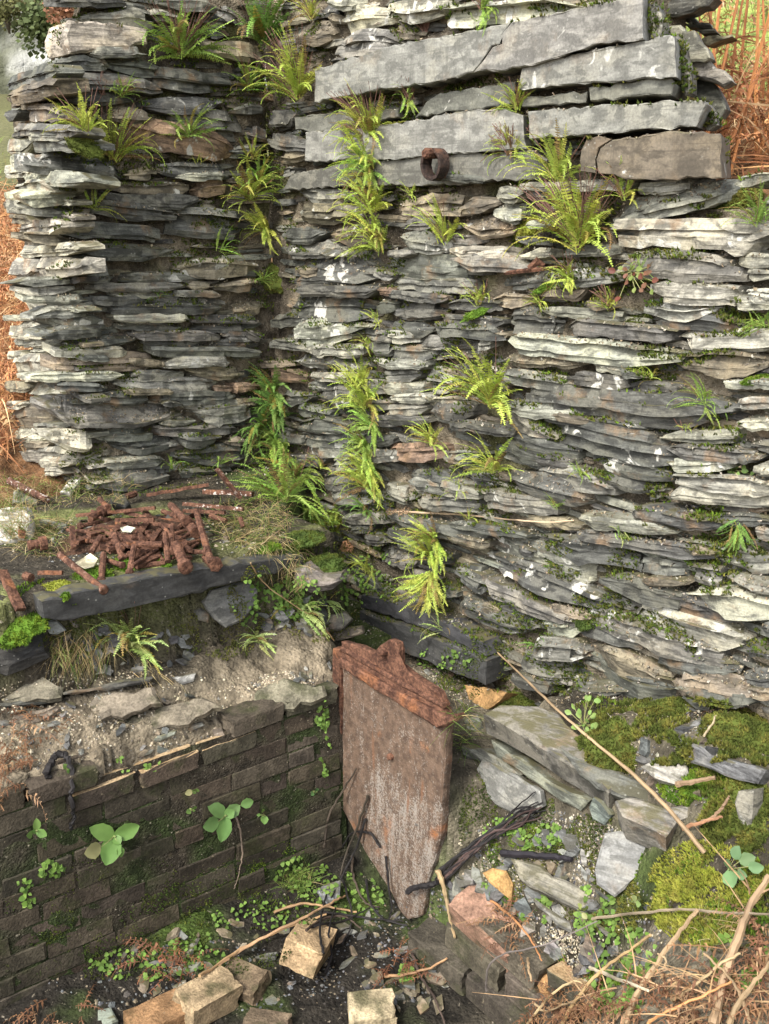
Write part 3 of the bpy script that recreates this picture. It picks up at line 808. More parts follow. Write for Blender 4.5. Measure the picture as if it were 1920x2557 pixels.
for r in range(12):
    z = ZF + .02 + r * (BH + BG) + BH / 2
    s = S0 + (BW * .5 if r % 2 else 0) - BW
    while s < 1.75:
        half = brg.random() < .10
        L = BW * .48 if half else BW
        a, b2 = s, s + L
        top = 11 if a < .64 else (10 if a < 1.12 else 11)
        if r < top and b2 > S0 + .03:
            a2 = max(a, S0)
            cs = (a2 + b2) / 2; sc = (b2 - a2) / L
            out = brg.gauss(0, .0018) + (brg.uniform(.002, .012) if r == top - 1 else 0)
            p = P0 + DL * cs + NL * (DB - .045 + out); p.z = z + brg.gauss(0, .0015)
            rot = brg.gauss(0, .012) + (brg.choice([0, -.04, .03]) if r == top - 1 else 0)
            X = (-DL * math.cos(rot) + NL * math.sin(rot)).normalized()
            mw = frame(X, Vector((0, 0, 1)).cross(X), Vector((0, 0, 1)), p) @ Matrix.Diagonal((sc, 1, 1, 1))
            broken = r == top - 1 and not half
            me = brg.choice(_bb if broken else (_bh if half else _bm))
            if not (brg.random() < .02):
                obj('brick', me, PIT, mw, color=(*jc(SOOT, brg, .3, .06), 1.0 if r == top - 1 and .64 < s < 1.2 else 0.0))
        s += L + BG
# mortar between the bricks
mb = MB()
for i in range(61):
    for j in range(31):
        s = S0 - .02 + 1.35 * i / 60; zz = ZF - .05 + (.66 + .02) * j / 30
        q = P0 + DL * s + NL * (DB - .0015 + .006 * fbm(s, zz, 30, 2, 2.2)); q.z = zz
        mb.v.append(q); g = sstep(.0, .4, fbm(s, zz, 7, 2, 1.1) + .3 * (1 - j / 30))
        mb.c.append(tuple(lerp(a, b, g) for a, b in zip((.052, .043, .031), (.030, .042, .014))))
for i in range(60):
    for j in range(30):
        a = i * 31 + j; mb.f.append((a, a + 1, a + 32, a + 31))
mb.m = [0] * len(mb.f)
obj('mortar', mesh('mortar', mb, M_MORTAR), PIT, Matrix.Identity(4)); CORES.append(mb)
RL, RH = .235, .078
for r in range(3):
    z = ZF + .0 + r * (RH + .006) + RH / 2
    u = 1.52 + (RL * .5 if r % 2 else 0)
    while u < 2.45:
        if r < 2 or 1.6 < u < 2.05:
            out = brg.gauss(0, .008) + .022 * (2 - r)
            p = P0 + DR * (u + RL / 2) + NR * (.50 - .06 + out); p.z = z + brg.gauss(0, .004)
            rot = brg.gauss(0, .05)
            X = (DR * math.cos(rot) + NR * math.sin(rot)).normalized()
            mw = frame(X, Vector((0, 0, 1)).cross(X), Vector((0, 0, 1)), p)
            mb = brick_mesh(RL, RH, .13, brg, True); remember(mb.v, mb.f, mw)
            obj('brick', mesh('brick', mb, M_BRICK), PITR, mw, color=(*jc((.075, .066, .05), brg, .25), .9 if r == 2 and u > 1.8 else 0.0))
        u += RL + .006

# ------------------------------------------------------------------ iron plate
def zP(P): return [(780 + x * 480 / 1361, 1560 + y * 480 / 1361) for x, y in P]
PP = P0 + NR * VP
prg = random.Random(9)
pc = onplane(*zP([(540, 1000)])[0], NR, PP)
PLATE = thing('iron_plate', Vector((pc.x, pc.y, ZF)), 'tall rusty cast iron plate with a moulded top, standing in the pit corner', 'iron plate')
def plate_mat():
    m, nt, b = new_mat('plate_iron'); N = NB(nt)
    tc = N.n('TexCoord'); sx = N.n('SeparateXYZ'); N.link(tc.outputs['Object'], sx.inputs[0])
    st = N.noise(N.scale(tc.outputs['Object'], (34, 34, 9)), 1.0, 5, .65)
    a = N.noise(tc.outputs['Object'], 34, 5, .65); d = N.noise(tc.outputs['Object'], 150, 4, .7); e = N.noise(tc.outputs['Object'], 9, 3)
    c = N.mix(N.map(a, .38, .62), (.080, .052, .036), (.145, .096, .066))
    zb = N.math('MULTIPLY', N.map(sx.outputs['Z'], .20, .06), N.map(sx.outputs['Z'], -.55, -.2))
    xb = N.map(sx.outputs['X'], -.20, -.06)
    pm = N.math('ADD', N.math('ADD', N.math('MULTIPLY', d, .75), N.math('MULTIPLY', st, .5)), N.math('MULTIPLY', N.math('MULTIPLY', zb, xb), .09))
    c = N.mix(N.map(pm, .665, .80, 0, .6), c, (.35, .325, .285))
    c = N.mix(N.map(N.noise(N.scale(tc.outputs['Object'], (26, 26, 4)), 1.0, 4, .6), .60, .72, 0, .7), c, (.17, .075, .035))
    c = N.mix(N.math('MULTIPLY', N.map(e, .60, .74), N.map(d, .35, .6)), c, (.26, .10, .035))
    c = N.mix(N.map(N.noise(tc.outputs['Object'], 16, 4, .6), .66, .75, 0, .75), c, (.07, .07, .068))
    N.link(c, b.inputs['Base Color']); b.inputs['Roughness'].default_value = .85; b.inputs['Specular IOR Level'].default_value = .3
    N.link(N.bump(N.math('ADD', a, d), .8, .004), b.inputs['Normal'])
    return m
M_PLATE = plate_mat()
def pblock(name, P, out, depth, mat, amp=.001, bev=.004, col=(.2, .1, .06), al=0.0):
    return poly_block(name, PLATE, zP(P), NR, PP + NR * out, depth, col, al, mat, prg, step=.03, amp=amp, bev=bev)
pblock('panel', [(192, 180), (930, 600), (948, 700), (905, 1500), (822, 1800), (778, 2060), (655, 2095), (560, 1900), (375, 1610), (205, 1290), (196, 900)], 0, .032, M_PLATE, .0015)
pblock('crest', [(205, 118), (330, 150), (430, 200), (470, 150), (545, 103), (595, 130), (612, 190), (612, 285), (690, 345), (890, 480), (925, 560), (915, 600), (600, 410), (205, 178)], .004, .025, M_RUST)
pblock('moulding', [(196, 152), (600, 390), (918, 566), (920, 596), (600, 424), (196, 186)], .012, .03, M_RUST, bev=.005)
pblock('moulding', [(190, 186), (600, 424), (922, 596), (936, 650), (600, 474), (190, 232)], .006, .03, M_RUST, bev=.004)
pblock('moulding', [(186, 236), (600, 476), (932, 652), (1000, 640), (1012, 690), (885, 742), (600, 562), (186, 305)], .020, .04, M_RUST, bev=.007)
pblock('frame_strip', [(140, 168), (192, 176), (198, 500), (190, 900), (196, 1320), (150, 1330), (150, 800), (130, 400)], .012, .05, M_RUST, .002)
def boss(cx, cy, r, h, name='boss'):
    p = onplane(*zP([(cx, cy)])[0], NR, PP)
    mb = MB(); tube(mb, [p - NR * .01, p + NR * h * .7, p + NR * h], [r, r * .95, r * .5], k=9)
    obj(name, mesh(name, mb, M_RUST), PLATE, Matrix.Identity(4), color=(.2, .1, .06, 0))
boss(562, 930, .011, .016, 'bolt_head'); boss(525, 185, .013, .03, 'lug_pin')

# ------------------------------------------------------------------ mooring ring in the dressed block
def ring_thing():
    c = onR(1112, 384, .02); n = NR; t = DR
    o = thing('iron_ring', c, 'thick rusty iron ring hanging on a bolt from the pale dressed block', 'iron ring')
    mb = MB(); pin = c + n * .0
    tube(mb, [pin - n * .05, pin + n * .03, pin + n * .075, pin + n * .082], [.015, .015, .016, .011], k=10)
    obj('pin', mesh('pin', mb, M_RUST), o, Matrix.Identity(4), color=(.2, .1, .06, 0))
    mb = MB(); R1, R2, Wd = .045, .035, .018
    ctr = c + n * .04 + Vector((0, 0, -.030)); K = 26
    axis = n.copy(); sx = Vector((0, 0, 1)).cross(axis).normalized()
    vs = []
    for i in range(K):
        a = 2 * math.pi * i / K; rd = sx * math.cos(a) + Vector((0, 0, 1)) * math.sin(a)
        j = prg.uniform(-.0012, .0012)
        for (rr, ww) in ((R1 + j, -Wd), (R1 + j, Wd), (R2 + j, Wd), (R2 + j, -Wd)): vs.append(ctr + rd * rr + axis * ww)
    fs = []
    for i in range(K):
        for k in range(4):
            a = i * 4 + k; b = i * 4 + (k + 1) % 4; i2 = (i + 1) % K
            fs.append((a, i2 * 4 + k, i2 * 4 + (k + 1) % 4, b))
    mb.add(vs, fs)
    me = mesh('hoop', mb, M_RUSTD); me.shade_smooth() if False else None
    obj('hoop', me, o, Matrix.Identity(4), color=(.1, .07, .05, 0))
ring_thing()

# ------------------------------------------------------------------ loose slates and bricks lying about
org_ = random.Random(404)
M_MORTSLAB = brick_mat('old_mortar')
def Z4(P): return [(1100 + x * 820 / 1661, 1700 + y * 820 / 1661) for x, y in P]
def Z5(P): return [(980 + x * 940 / 1661, 2100 + y * 940 / 1661) for x, y in P]
def Z2(P): return [(400 + x * 480 / 1661, 1160 + y * 480 / 1661) for x, y in P]
def Z1(P): return [(x * 480 / 1661, 1160 + y * 480 / 1661) for x, y in P]
def Z6(P): return [(x * 840 / 1661, 1700 + y * 840 / 1661) for x, y in P]
def Z7(P): return [(200 + x * 900 / 1661, 2200 + y * 900 / 1661) for x, y in P]
def loose(P, normal, thick, tone, label, cat='slate', lich=.1, name='fallen_slate', at=None, lift=0.0, mat=None, amp=.003, bev=.006, col=None, step=.03):
    n = Vector(normal).normalized()
    cx = sum(p[0] for p in P) / len(P); cy = sum(p[1] for p in P) / len(P)
    if at is None:
        p, _ = hit(cx, cy); p = p - ray(cx, cy).normalized() * (thick * .5 + lift)
    else: p = onZ(cx, cy, at)
    c = col or jc(TONE[tone], org_, .1)
    return poly_block(name, None, P, n, p, thick, c, lich, mat or M_SLATE, org_, step=step, amp=amp, bev=bev, label=label, cat=cat)
UPL = Vector((-.14, -.22, .96))
loose(Z4([(215, 165), (300, 120), (500, 125), (600, 165), (690, 260), (790, 370), (930, 450), (920, 510), (850, 560), (700, 450), (560, 365), (400, 265)]), UPL, .075, 'g',
      'big flat slate slab with a green cushion of moss on its upper end', lich=.25, at=-1.42, col=(.11, .104, .09))
loose(Z4([(880, 600), (960, 585), (1150, 640), (1370, 622), (1290, 672), (1200, 705), (1140, 790), (1080, 750), (920, 685)]), (-.2, -.35, .9), .10, 'g', 'thick grey slate under the lower end of the big flat slab', lift=.02)
loose(Z4([(600, 330), (760, 420), (930, 470), (1110, 560), (1290, 590), (1180, 640), (980, 600), (850, 565), (700, 470)]), (-.4, -.55, .73), .05, 'd', 'dark mossy slate wedged under the long dry stem', lift=.02)
loose(Z4([(165, 470), (200, 405), (300, 440), (500, 560), (515, 640), (440, 705), (330, 660), (230, 580), (160, 520)]), NR + Vector((0, 0, .15)), .022, 'l', 'whitish cracked slate set on edge beside the iron plate', lift=.02, col=(.20, .198, .18), mat=M_SLAB)
loose(Z4([(250, 300), (400, 390), (560, 520), (750, 605), (700, 660), (560, 575), (280, 385)]), NR + Vector((0, 0, .2)), .06, 'g', 'grey slate set on edge above the whitish one', lift=.02)
loose(Z4([(100, 330), (250, 370), (400, 480), (300, 450), (200, 410), (120, 400)]), NR + Vector((0, 0, .2)), .05, 'g', 'narrow grey slate beside the right edge of the iron plate', lift=.02)
loose(Z4([(830, 770), (900, 758), (1090, 803), (1082, 860), (1038, 900), (1055, 950), (970, 1000), (880, 1094), (790, 1030), (780, 950), (800, 870)]), (-.35, -.70, .62), .03, 'l', 'pale grey slate slab with a broken edge standing amid moss', lich=0, mat=M_SLAB, lift=.03, col=(.18, .18, .172))
loose(Z5([(520, 75), (600, 90), (760, 170), (880, 240), (1000, 330), (1010, 372), (900, 335), (700, 245), (560, 165)]), (-.4, -.5, .77), .05, 'b', 'long narrow brown slate lying above the low brick wall', lift=.02, col=(.155, .145, .115))
loose(Z4([(1115, 280), (1155, 250), (1200, 290), (1340, 330), (1330, 370), (1640, 450), (1600, 522), (1500, 502), (1250, 412)]), NR + Vector((0, 0, .45)), .10, 'd', 'dark pointed slate sticking out between two mossy cushions', lift=.02, col=(.10, .10, .10))
loose(Z4([(1010, 430), (1100, 388), (1240, 412), (1252, 470), (1190, 522), (1080, 492)]), (-.5, -.5, .7), .06, 'l', 'pale lumpy slate below the middle moss cushion', lift=.02)
loose(Z4([(1500, 560), (1580, 555), (1575, 660), (1565, 740), (1530, 782), (1500, 700), (1480, 620)]), NR + Vector((0, 0, .2)), .05, 'g', 'small grey slate standing upright at the right edge', lift=.02)
loose(Z4([(745, 640), (770, 590), (812, 610), (860, 680), (822, 732), (765, 702)]), NR + Vector((-.1, 0, .2)), .025, 'g', 'small greenish slate leaning below the big flat slab', lift=.02, col=(.12, .14, .125))
loose(Z4([(120, 195), (190, 165), (215, 230), (180, 260), (130, 245)]), UPL, .03, 'g', 'small flat slate at the upper tip of the big slab', lift=.0)
loose(Z2([(380, 1190), (450, 1090), (620, 1040), (780, 1020), (850, 1080), (830, 1200), (760, 1300), (700, 1360), (570, 1410), (480, 1340), (420, 1260)]), NL + Vector((0, 0, .25)), .03, 'g', 'rounded grey slate leaning under the long ledge slab', lift=.01, mat=M_SLAB, col=(.115, .115, .108))
loose(Z2([(300, 1260), (350, 1235), (430, 1290), (420, 1370), (350, 1350)]), NL + Vector((0, 0, .2)), .03, 'd', 'small dark slate left of the rounded leaning slate')
loose(Z1([(370, 1360), (490, 1335), (580, 1430), (500, 1470), (440, 1465)]), NL + Vector((0, 0, .3)), .03, 'g', 'angular blue-grey slate under the left end of the ledge slab', col=(.16, .17, .175))
loose(Z1([(600, 1330), (640, 1320), (690, 1390), (670, 1420), (620, 1390)]), NL + Vector((0, 0, .3)), .02, 'g', 'small pointed green-grey slate under the ledge slab')
loose(Z2([(1135, 920), (1250, 880), (1400, 960), (1560, 950), (1590, 1000), (1480, 1090), (1290, 1115), (1180, 1060)]), NR + NL + Vector((0, 0, .2)), .12, 'd', 'dark boulder under the mossy corner of the ledge', cat='boulder', name='boulder', at=-1.16, col=(.12, .105, .095), bev=.02)
loose(Z2([(1545, 740), (1570, 670), (1661, 650), (1740, 700), (1740, 790), (1620, 840), (1560, 810)]), NR + NL * .6, .04, 'r', 'orange broken brick with a hole at the corner of the ledge', cat='brick', name='broken_brick', mat=M_BRICK, col=(.33, .17, .095), bev=.008)
loose(Z2([(1300, 1420), (1400, 1300), (1600, 1260), (1661, 1330), (1560, 1430), (1340, 1440)]), NR + NL + Vector((0, 0, .9)), .05, 'd', 'dark wet slate in the corner above the plate')
loose(Z2([(1310, 1480), (1500, 1430), (1740, 1390), (1760, 1460), (1500, 1530), (1340, 1530)]), NR + NL + Vector((0, 0, .5)), .05, 'b', 'brown slate course resting just over the plate corner')
loose([(0, 1600), (0, 1480), (60, 1500), (120, 1560), (128, 1640), (60, 1672), (-60, 1690)], NL + Vector((0, 0, .5)), .22, 'd', 'black mossy boulder at the left edge of the ledge', cat='boulder', name='boulder', at=-1.17, col=(.034, .033, .032), bev=.025, step=.04, amp=.012)
loose(Z1([(-40, 380), (240, 355), (255, 470), (220, 590), (60, 660), (-40, 660)]), (-.2, -.5, .84), .05, 'w', 'white flat slate with a rusty bar on it, far left', at=-1.03, col=(.55, .53, .49), mat=M_SLAB)
loose(Z1([(120, 220), (160, 212), (330, 300), (320, 350), (110, 330)]), NL + Vector((0, 0, .8)), .04, 'g', 'grey wedge-shaped slate on the grass at far left', at=-1.04)
loose(Z1([(515, 235), (600, 130), (660, 118), (700, 100), (712, 115), (660, 170), (600, 255)]), (.1, -.7, .7), .03, 'w', 'white bone-like stone on the grassy left end of the ledge', at=-1.03, col=(.55, .52, .46), name='white_stone', cat='stone')
loose(Z1([(740, 0), (830, 0), (828, 60), (780, 85)]), NL + Vector((0, 0, .3)), .02, 'g', 'upright sliver of slate at the foot of the left wall', at=-1.02)
loose(Z1([(640, 850), (780, 762), (845, 815), (810, 875), (735, 900)]), (.1, -.5, .85), .006, 'w', 'cream broken pottery shard in front of the bolts', name='pottery_shard', cat='shard', at=-1.035, col=(.62, .57, .42), mat=M_SLAB, amp=.0008, bev=.002)
loose(Z1([(1040, 550), (1100, 525), (1172, 545), (1130, 585), (1060, 575)]), (.1, -.4, .9), .005, 'w', 'pale green glass-like shard among the bolts', name='shard', cat='shard', at=-1.01, col=(.50, .53, .44), mat=M_SLAB, amp=.0008, bev=.002)
loose(Z1([(330, 470), (420, 465), (580, 500), (575, 540), (500, 545), (340, 510)]), (0, -.6, .8), .05, 'g', 'long grey slate fragment beside the bolts on the left', at=-1.05)
loose(Z1([(950, 300), (990, 235), (1080, 260), (1120, 330), (1080, 365), (960, 330)]), (0, -.6, .8), .05, 'd', 'lump of black clinker behind the bolts', name='clinker', cat='stone', at=-1.02, col=(.02, .02, .02), amp=.006)
loose(Z6([(1130, 115), (1195, 120), (1198, 150), (1175, 185), (1135, 165)]), (0, -.5, .86), .012, 'l', 'small pale slate chip on the mortar near the plate', col=(.26, .27, .25))
loose(Z6([(980, 318), (1000, 315), (1075, 348), (1050, 358), (990, 342)]), (0, -.6, .8), .015, 'd', 'dark slate chip poking over the broken brick edge')
loose(Z6([(720, 300), (770, 265), (870, 238), (860, 258), (760, 300)]), (0, -.5, .86), .012, 'g', 'long greenish slate chip on the mortar bank')
loose(Z6([(905, 235), (940, 210), (1000, 195), (1005, 215), (940, 245)]), (0, -.5, .86), .015, 'g', 'grey slate chip right of the long greenish chip')
loose(Z6([(310, 60), (560, 10), (760, -20), (740, 10), (540, 50), (320, 70)]), NL + Vector((0, 0, .35)), .05, 'd', 'dark slate course bedded in the mortar bank', lift=.0)
loose(Z6([(0, 110), (180, 95), (310, 75), (300, 100), (110, 130), (0, 138)]), NL + Vector((0, 0, .35)), .05, 'd', 'dark slate bedded in mortar at the left photo edge', lift=.0)
loose(Z6([(380, 340), (412, 330), (412, 375), (390, 380)]), (0, -.5, .86), .012, 'g', 'tiny square slate chip on the gritty bank at left')
loose(Z6([(860, -20), (970, -40), (960, 0), (900, 20)]), NL + Vector((0, 0, .5)), .03, 'l', 'pale wedge of slate stuck in the mortar under the big fern', col=(.36, .35, .32))
loose(Z7([(1090, 45), (1120, 15), (1200, -5), (1195, 70), (1150, 112), (1120, 90)]), (0, -.6, .75), .03, 'd', 'dark slate lump on the pit floor beside the plate tip', lift=.03, col=(.12, .125, .13))
loose(Z7([(390, 410), (470, 375), (560, 365), (545, 400), (430, 430)]), (0, -.3, .95), .02, 'g', 'flat grey slate on the pit floor under the dead frond stems')
loose(Z7([(455, 335), (520, 275), (550, 260), (520, 330), (470, 358)]), (0, -.3, .95), .02, 'g', 'grey slate on the pit floor close to the brick wall')
loose(Z7([(760, 360), (860, 325), (915, 320), (900, 360), (820, 372)]), (0, -.3, .95), .02, 'd', 'dark slate sliver on the floor left of the standing brick')
loose(Z7([(420, 480), (490, 445), (495, 490), (440, 500)]), (0, -.3, .95), .02, 'g', 'small grey slate beside the pale tan floor bricks')
loose(Z7([(80, 590), (140, 580), (175, 640), (120, 665), (80, 640)]), (0, -.3, .95), .03, 'g', 'greenish slate on the pit floor at the lower left', col=(.13, .15, .13))
loose(Z7([(1385, 470), (1470, 420), (1480, 450), (1400, 495)]), (0, -.3, .95), .012, 'd', 'dark slate chip on the gritty floor right of the bricks')
loose(Z5([(880, 190), (940, 240), (1010, 300), (1000, 310), (900, 230)]), (-.3, -.6, .7), .02, 'd', 'thin dark slate edge beneath the pale standing slate')
loose(Z5([(620, 250), (740, 330), (860, 420), (840, 440), (720, 370), (640, 290)]), (-.4, -.5, .77), .04, 'g', 'mossy grey slate below the long brown slate')
loose(Z5([(900, 360), (960, 400), (1000, 450), (970, 440), (910, 390)]), (-.4, -.5, .77), .02, 'g', 'small slate sliver behind the dry stems')
loose(Z5([(395, 140), (440, 118), (500, 130), (530, 190), (520, 260), (470, 220)]), (-.5, -.5, .7), .06, 'r', 'orange-brown broken brick near the end of the black stems', cat='brick', name='broken_brick', mat=M_BRICK, col=(.33, .20, .08))
loose(Z4([(115, 20), (220, 30), (330, 60), (260, 130), (215, 155), (140, 100)]), NR + Vector((0, 0, .4)), .08, 'r', 'orange brick lump behind the top corner of the plate', cat='brick', name='broken_brick', mat=M_BRICK, col=(.35, .21, .09), lift=.02)
for P_, lab_ in [([(310, 75), (560, 50), (760, 20), (795, 100), (600, 170), (330, 220), (200, 185)], 'broad slab of cracked grey mortar in the middle of the bank above the bricks'),
                 ([(-10, 145), (180, 132), (300, 115), (190, 190), (-10, 235)], 'cracked mortar slab at the left photo edge above the bricks'),
                 ([(520, 235), (760, 130), (1000, 70), (1100, 120), (930, 200), (740, 235), (560, 300)], 'long mortar slab with a dark crack below it, left of the small pale chip'),
                 ([(1235, 50), (1400, -25), (1600, 15), (1615, 60), (1400, 125), (1250, 105)], 'pebbly mortar lump at the right end of the bank beside the plate'),
                 ([(-20, -40), (160, -60), (310, 20), (300, 70), (120, 92), (-20, 95)], 'mortar slab under the black boulder at the left')]:
    loose(Z6(P_), (0, -.38, .92), .028, 'b', lab_, cat='mortar', name='mortar_lump', mat=M_MORTSLAB, col=jc((.15, .13, .095), org_, .12), amp=.008, bev=.012, lift=-.004, step=.025)
def loose_brick(px, py, L, Wd, H, rz, tilt, col, label, roll=0.0, up=0.0):
    p, n = hit(px, py); p = p + Vector((0, 0, H * .22 + up))
    mb = brick_mesh(L, H, Wd, org_, True)
    mw = Matrix.Translation(p) @ Matrix.Rotation(rz, 4, 'Z') @ Matrix.Rotation(tilt, 4, 'X') @ Matrix.Rotation(roll, 4, 'Y')
    remember(mb.v, mb.f, mw)
    return obj('loose_brick', mesh('loose_brick', mb, M_BRICK), None, mw, label, 'brick', 'loose bricks in the pit', color=(*col, 0))
TAN = (.34, .24, .14)
loose_brick(772, 2412, .15, .11, .085, 1.25, .25, (.38, .27, .155), 'cream-orange brick standing alone in the middle of the pit floor', .2, .05)
loose_brick(520, 2525, .16, .10, .075, .75, .1, (.30, .225, .135), 'pale tan brick at the bottom, leaning on a darker brick', .1, .03)
loose_brick(610, 2462, .13, .09, .06, -.5, .2, (.15, .11, .07), 'dull brown brick behind the pale tan one')
loose_brick(395, 2560, .16, .10, .07, .6, 0, (.24, .14, .07), 'orange brick cut by the bottom photo edge, left of the others')
loose_brick(665, 2580, .13, .09, .05, -.2, 0, (.12, .09, .06), 'dirty brown brick at the bottom photo edge')
loose_brick(930, 2555, .13, .095, .07, .1, .1, (.40, .33, .21), 'cream brick at the bottom edge in the middle of the floor', 0, .02)
loose_brick(1235, 2330, .24, .13, .085, -.92, .25, (.25, .15, .105), 'reddish brown brick on the low wall, its top strewn with grit', .12, .01)
loose_brick(1365, 2440, .12, .10, .07, -.9, .25, (.38, .22, .10), 'orange half brick beyond the reddish one at the straw')

# ================================================================== FERNS
BVH = build_bvh()
frg = random.Random(2024)
def frond_mesh(bend, curl, pairs, seed, wid=.058, dead=False):
    rg = random.Random(seed); mb = MB()
    # rachis rises along +z and arches towards +x
    n = 14; pts = []; p = Vector((0, 0, 0)); a = 0.0
    sidew = rg.uniform(-.18, .18)
    for i in range(n + 1):
        t = i / n; pts.append(p.copy())
        a = bend * t ** 1.3 + curl * t ** 4
        p = p + Vector((math.sin(a), sidew * t, math.cos(a))) * (1.0 / n)
    tube(mb, pts, [.0075 * (1 - .6 * i / n) for i in range(n + 1)], k=3, mi=1)
    for k in range(pairs):
        t = .10 + .90 * (k / (pairs - 1)); f = t * n; i = min(n - 1, int(f)); q = pts[i].lerp(pts[i + 1], f - i)
        tg = (pts[i + 1] - pts[i]).normalized(); yv = Vector((0, 1, 0)); yv = (yv - tg * yv.dot(tg)).normalized(); nv = tg.cross(yv)
        ln = wid * (min(1, .45 + 2.2 * t) if t < .3 else 1.0) * (1 if t < .55 else 1 - .78 * ((t - .55) / .45) ** 1.4)
        hw = .42 * min(.034, .9 / pairs) * (1.0 if t < .7 else 1.1 - .5 * t)
        for sgn in (-1, 1):
            if rg.random() < .04: continue
            d = (yv * sgn + tg * rg.uniform(.0, .28) + nv * rg.uniform(-.35, .25)).normalized()
            L = ln * rg.uniform(.85, 1.1)
            wv = (tg + nv * rg.uniform(-.3, .3)).normalized() * hw * rg.uniform(.9, 1.15)
            b0 = q + d * L * .04; m1 = q + d * L * .5; e = q + d * L
            mb.add([b0 - wv * .5, b0 + wv * .5, m1 + wv * 1.05, e + wv * .5, e - wv * .5, m1 - wv * 1.05], [(0, 1, 2, 5), (5, 2, 3, 4)])
    return mesh('frond', mb, [M_LEAF, M_STALK])
FRONDS = [frond_mesh(b, c, p, i) for i, (b, c, p) in enumerate([(.5, .2, 27), (.8, .3, 28), (1.2, .4, 28), (1.6, .3, 26), (.3, .6, 27), (1.0, 1.0, 30), (.7, -.3, 25), (1.9, .6, 27), (.15, .3, 24), (1.3, -.4, 28)])]
def stalk_cluster(h, n, rg):
    mb = MB()
    for _ in range(n):
        a = rg.uniform(-.75, .75); o = rg.uniform(-.2, .9)
        d = Vector((math.sin(a), -o * .6, math.cos(a))).normalized()
        L = h * rg.uniform(.5, 1.05); p = Vector((rg.gauss(0, .006), rg.gauss(0, .004), 0))
        b = Vector((rg.uniform(-.3, .3), rg.uniform(-.5, .1), rg.uniform(-.3, .1)))
        pts = []; q = p.copy(); dd = d
        for i in range(6):
            pts.append(q.copy()); dd = (dd + b * .2).normalized(); q = q + dd * L / 5
        tube(mb, pts, [.0009] * 6, k=3)
    return mesh('dry_stalks', mb, M_STALK)
HUES = {'y': (.40, .47, .09), 'g': (.27, .39, .08), 'k': (.17, .29, .065), 'l': (.36, .45, .15)}
def fern(x, y, h, n, label, spread=1.3, lean=0.0, hue='y', dead=0, out=.30, drop_=0.0, nameit='fern'):
    px, py = D(x, y)
    p, nor = hit(px, py); nh = Vector((nor.x, nor.y, 0))
    # use the wall's own outward direction where the surface is a wall
    best = (NL * .6 + NR * .8)
    wn_ = best.normalized()
    for nm in 'LRE':
        n0_, q0_ = PLANES[nm]
        if abs((p - q0_).dot(n0_)) < .30 and p.z > -1.5 and (nm == 'L') == (x < 575 and nm != 'E') and y < 1300 and (nm != 'E') and not (y > 1022 and 575 < x < 760):
            p = onplane(px, py, n0_, q0_ + n0_ * .022); wn_ = n0_.copy()
    hh = h * 1920 / 1661 / F * p.dot(CF)
    if hue == 'k': hh *= 1.3; out += .2
    p = p - wn_ * .008; hh *= 1.08; n = int(n * 1.6)
    o = thing(nameit, p, label, 'fern', 'small ferns rooted in the joints')
    up = Vector((0, 0, 1)); tv = up.cross(wn_).normalized()         # tv: to the right as seen from the front
    c0 = HUES[hue]
    for i in range(n):
        a = lean + spread * (2 * (i + .5) / n - 1) + frg.gauss(0, .16)
        oo = out + frg.gauss(0, .18)
        d = (up * math.cos(a) + tv * math.sin(a) + wn_ * oo + up * (-drop_)).normalized()
        L = hh * frg.uniform(.72, 1.12)
        xd = wn_ * (.40) + tv * math.sin(a) * .7 + Vector((0, 0, -.45)); xd = (xd - d * xd.dot(d)).normalized()
        rot = frg.gauss(0, .35)
        yd = d.cross(xd); xd2 = xd * math.cos(rot) + yd * math.sin(rot); yd2 = d.cross(xd2)
        base = p + tv * frg.gauss(0, .008) + up * frg.gauss(0, .006) + wn_ * frg.uniform(-.006, .01)
        mw = frame(xd2 * L, yd2 * L, d * L, base)
        cc = jc(c0, frg, .28, .12)
        if frg.random() < .13: cc = frg.choice([(.33, .27, .06), (.22, .14, .06), (.28, .20, .07)])
        obj('frond', frg.choice(FRONDS), o, mw, color=(*cc, 1))
    if dead:
        mw = frame(tv, -wn_, up, p)
        obj('dry_stalks', stalk_cluster(hh * 1.05, dead, frg), o, mw, kind='stuff', color=(.16, .085, .065, 1))
    return o
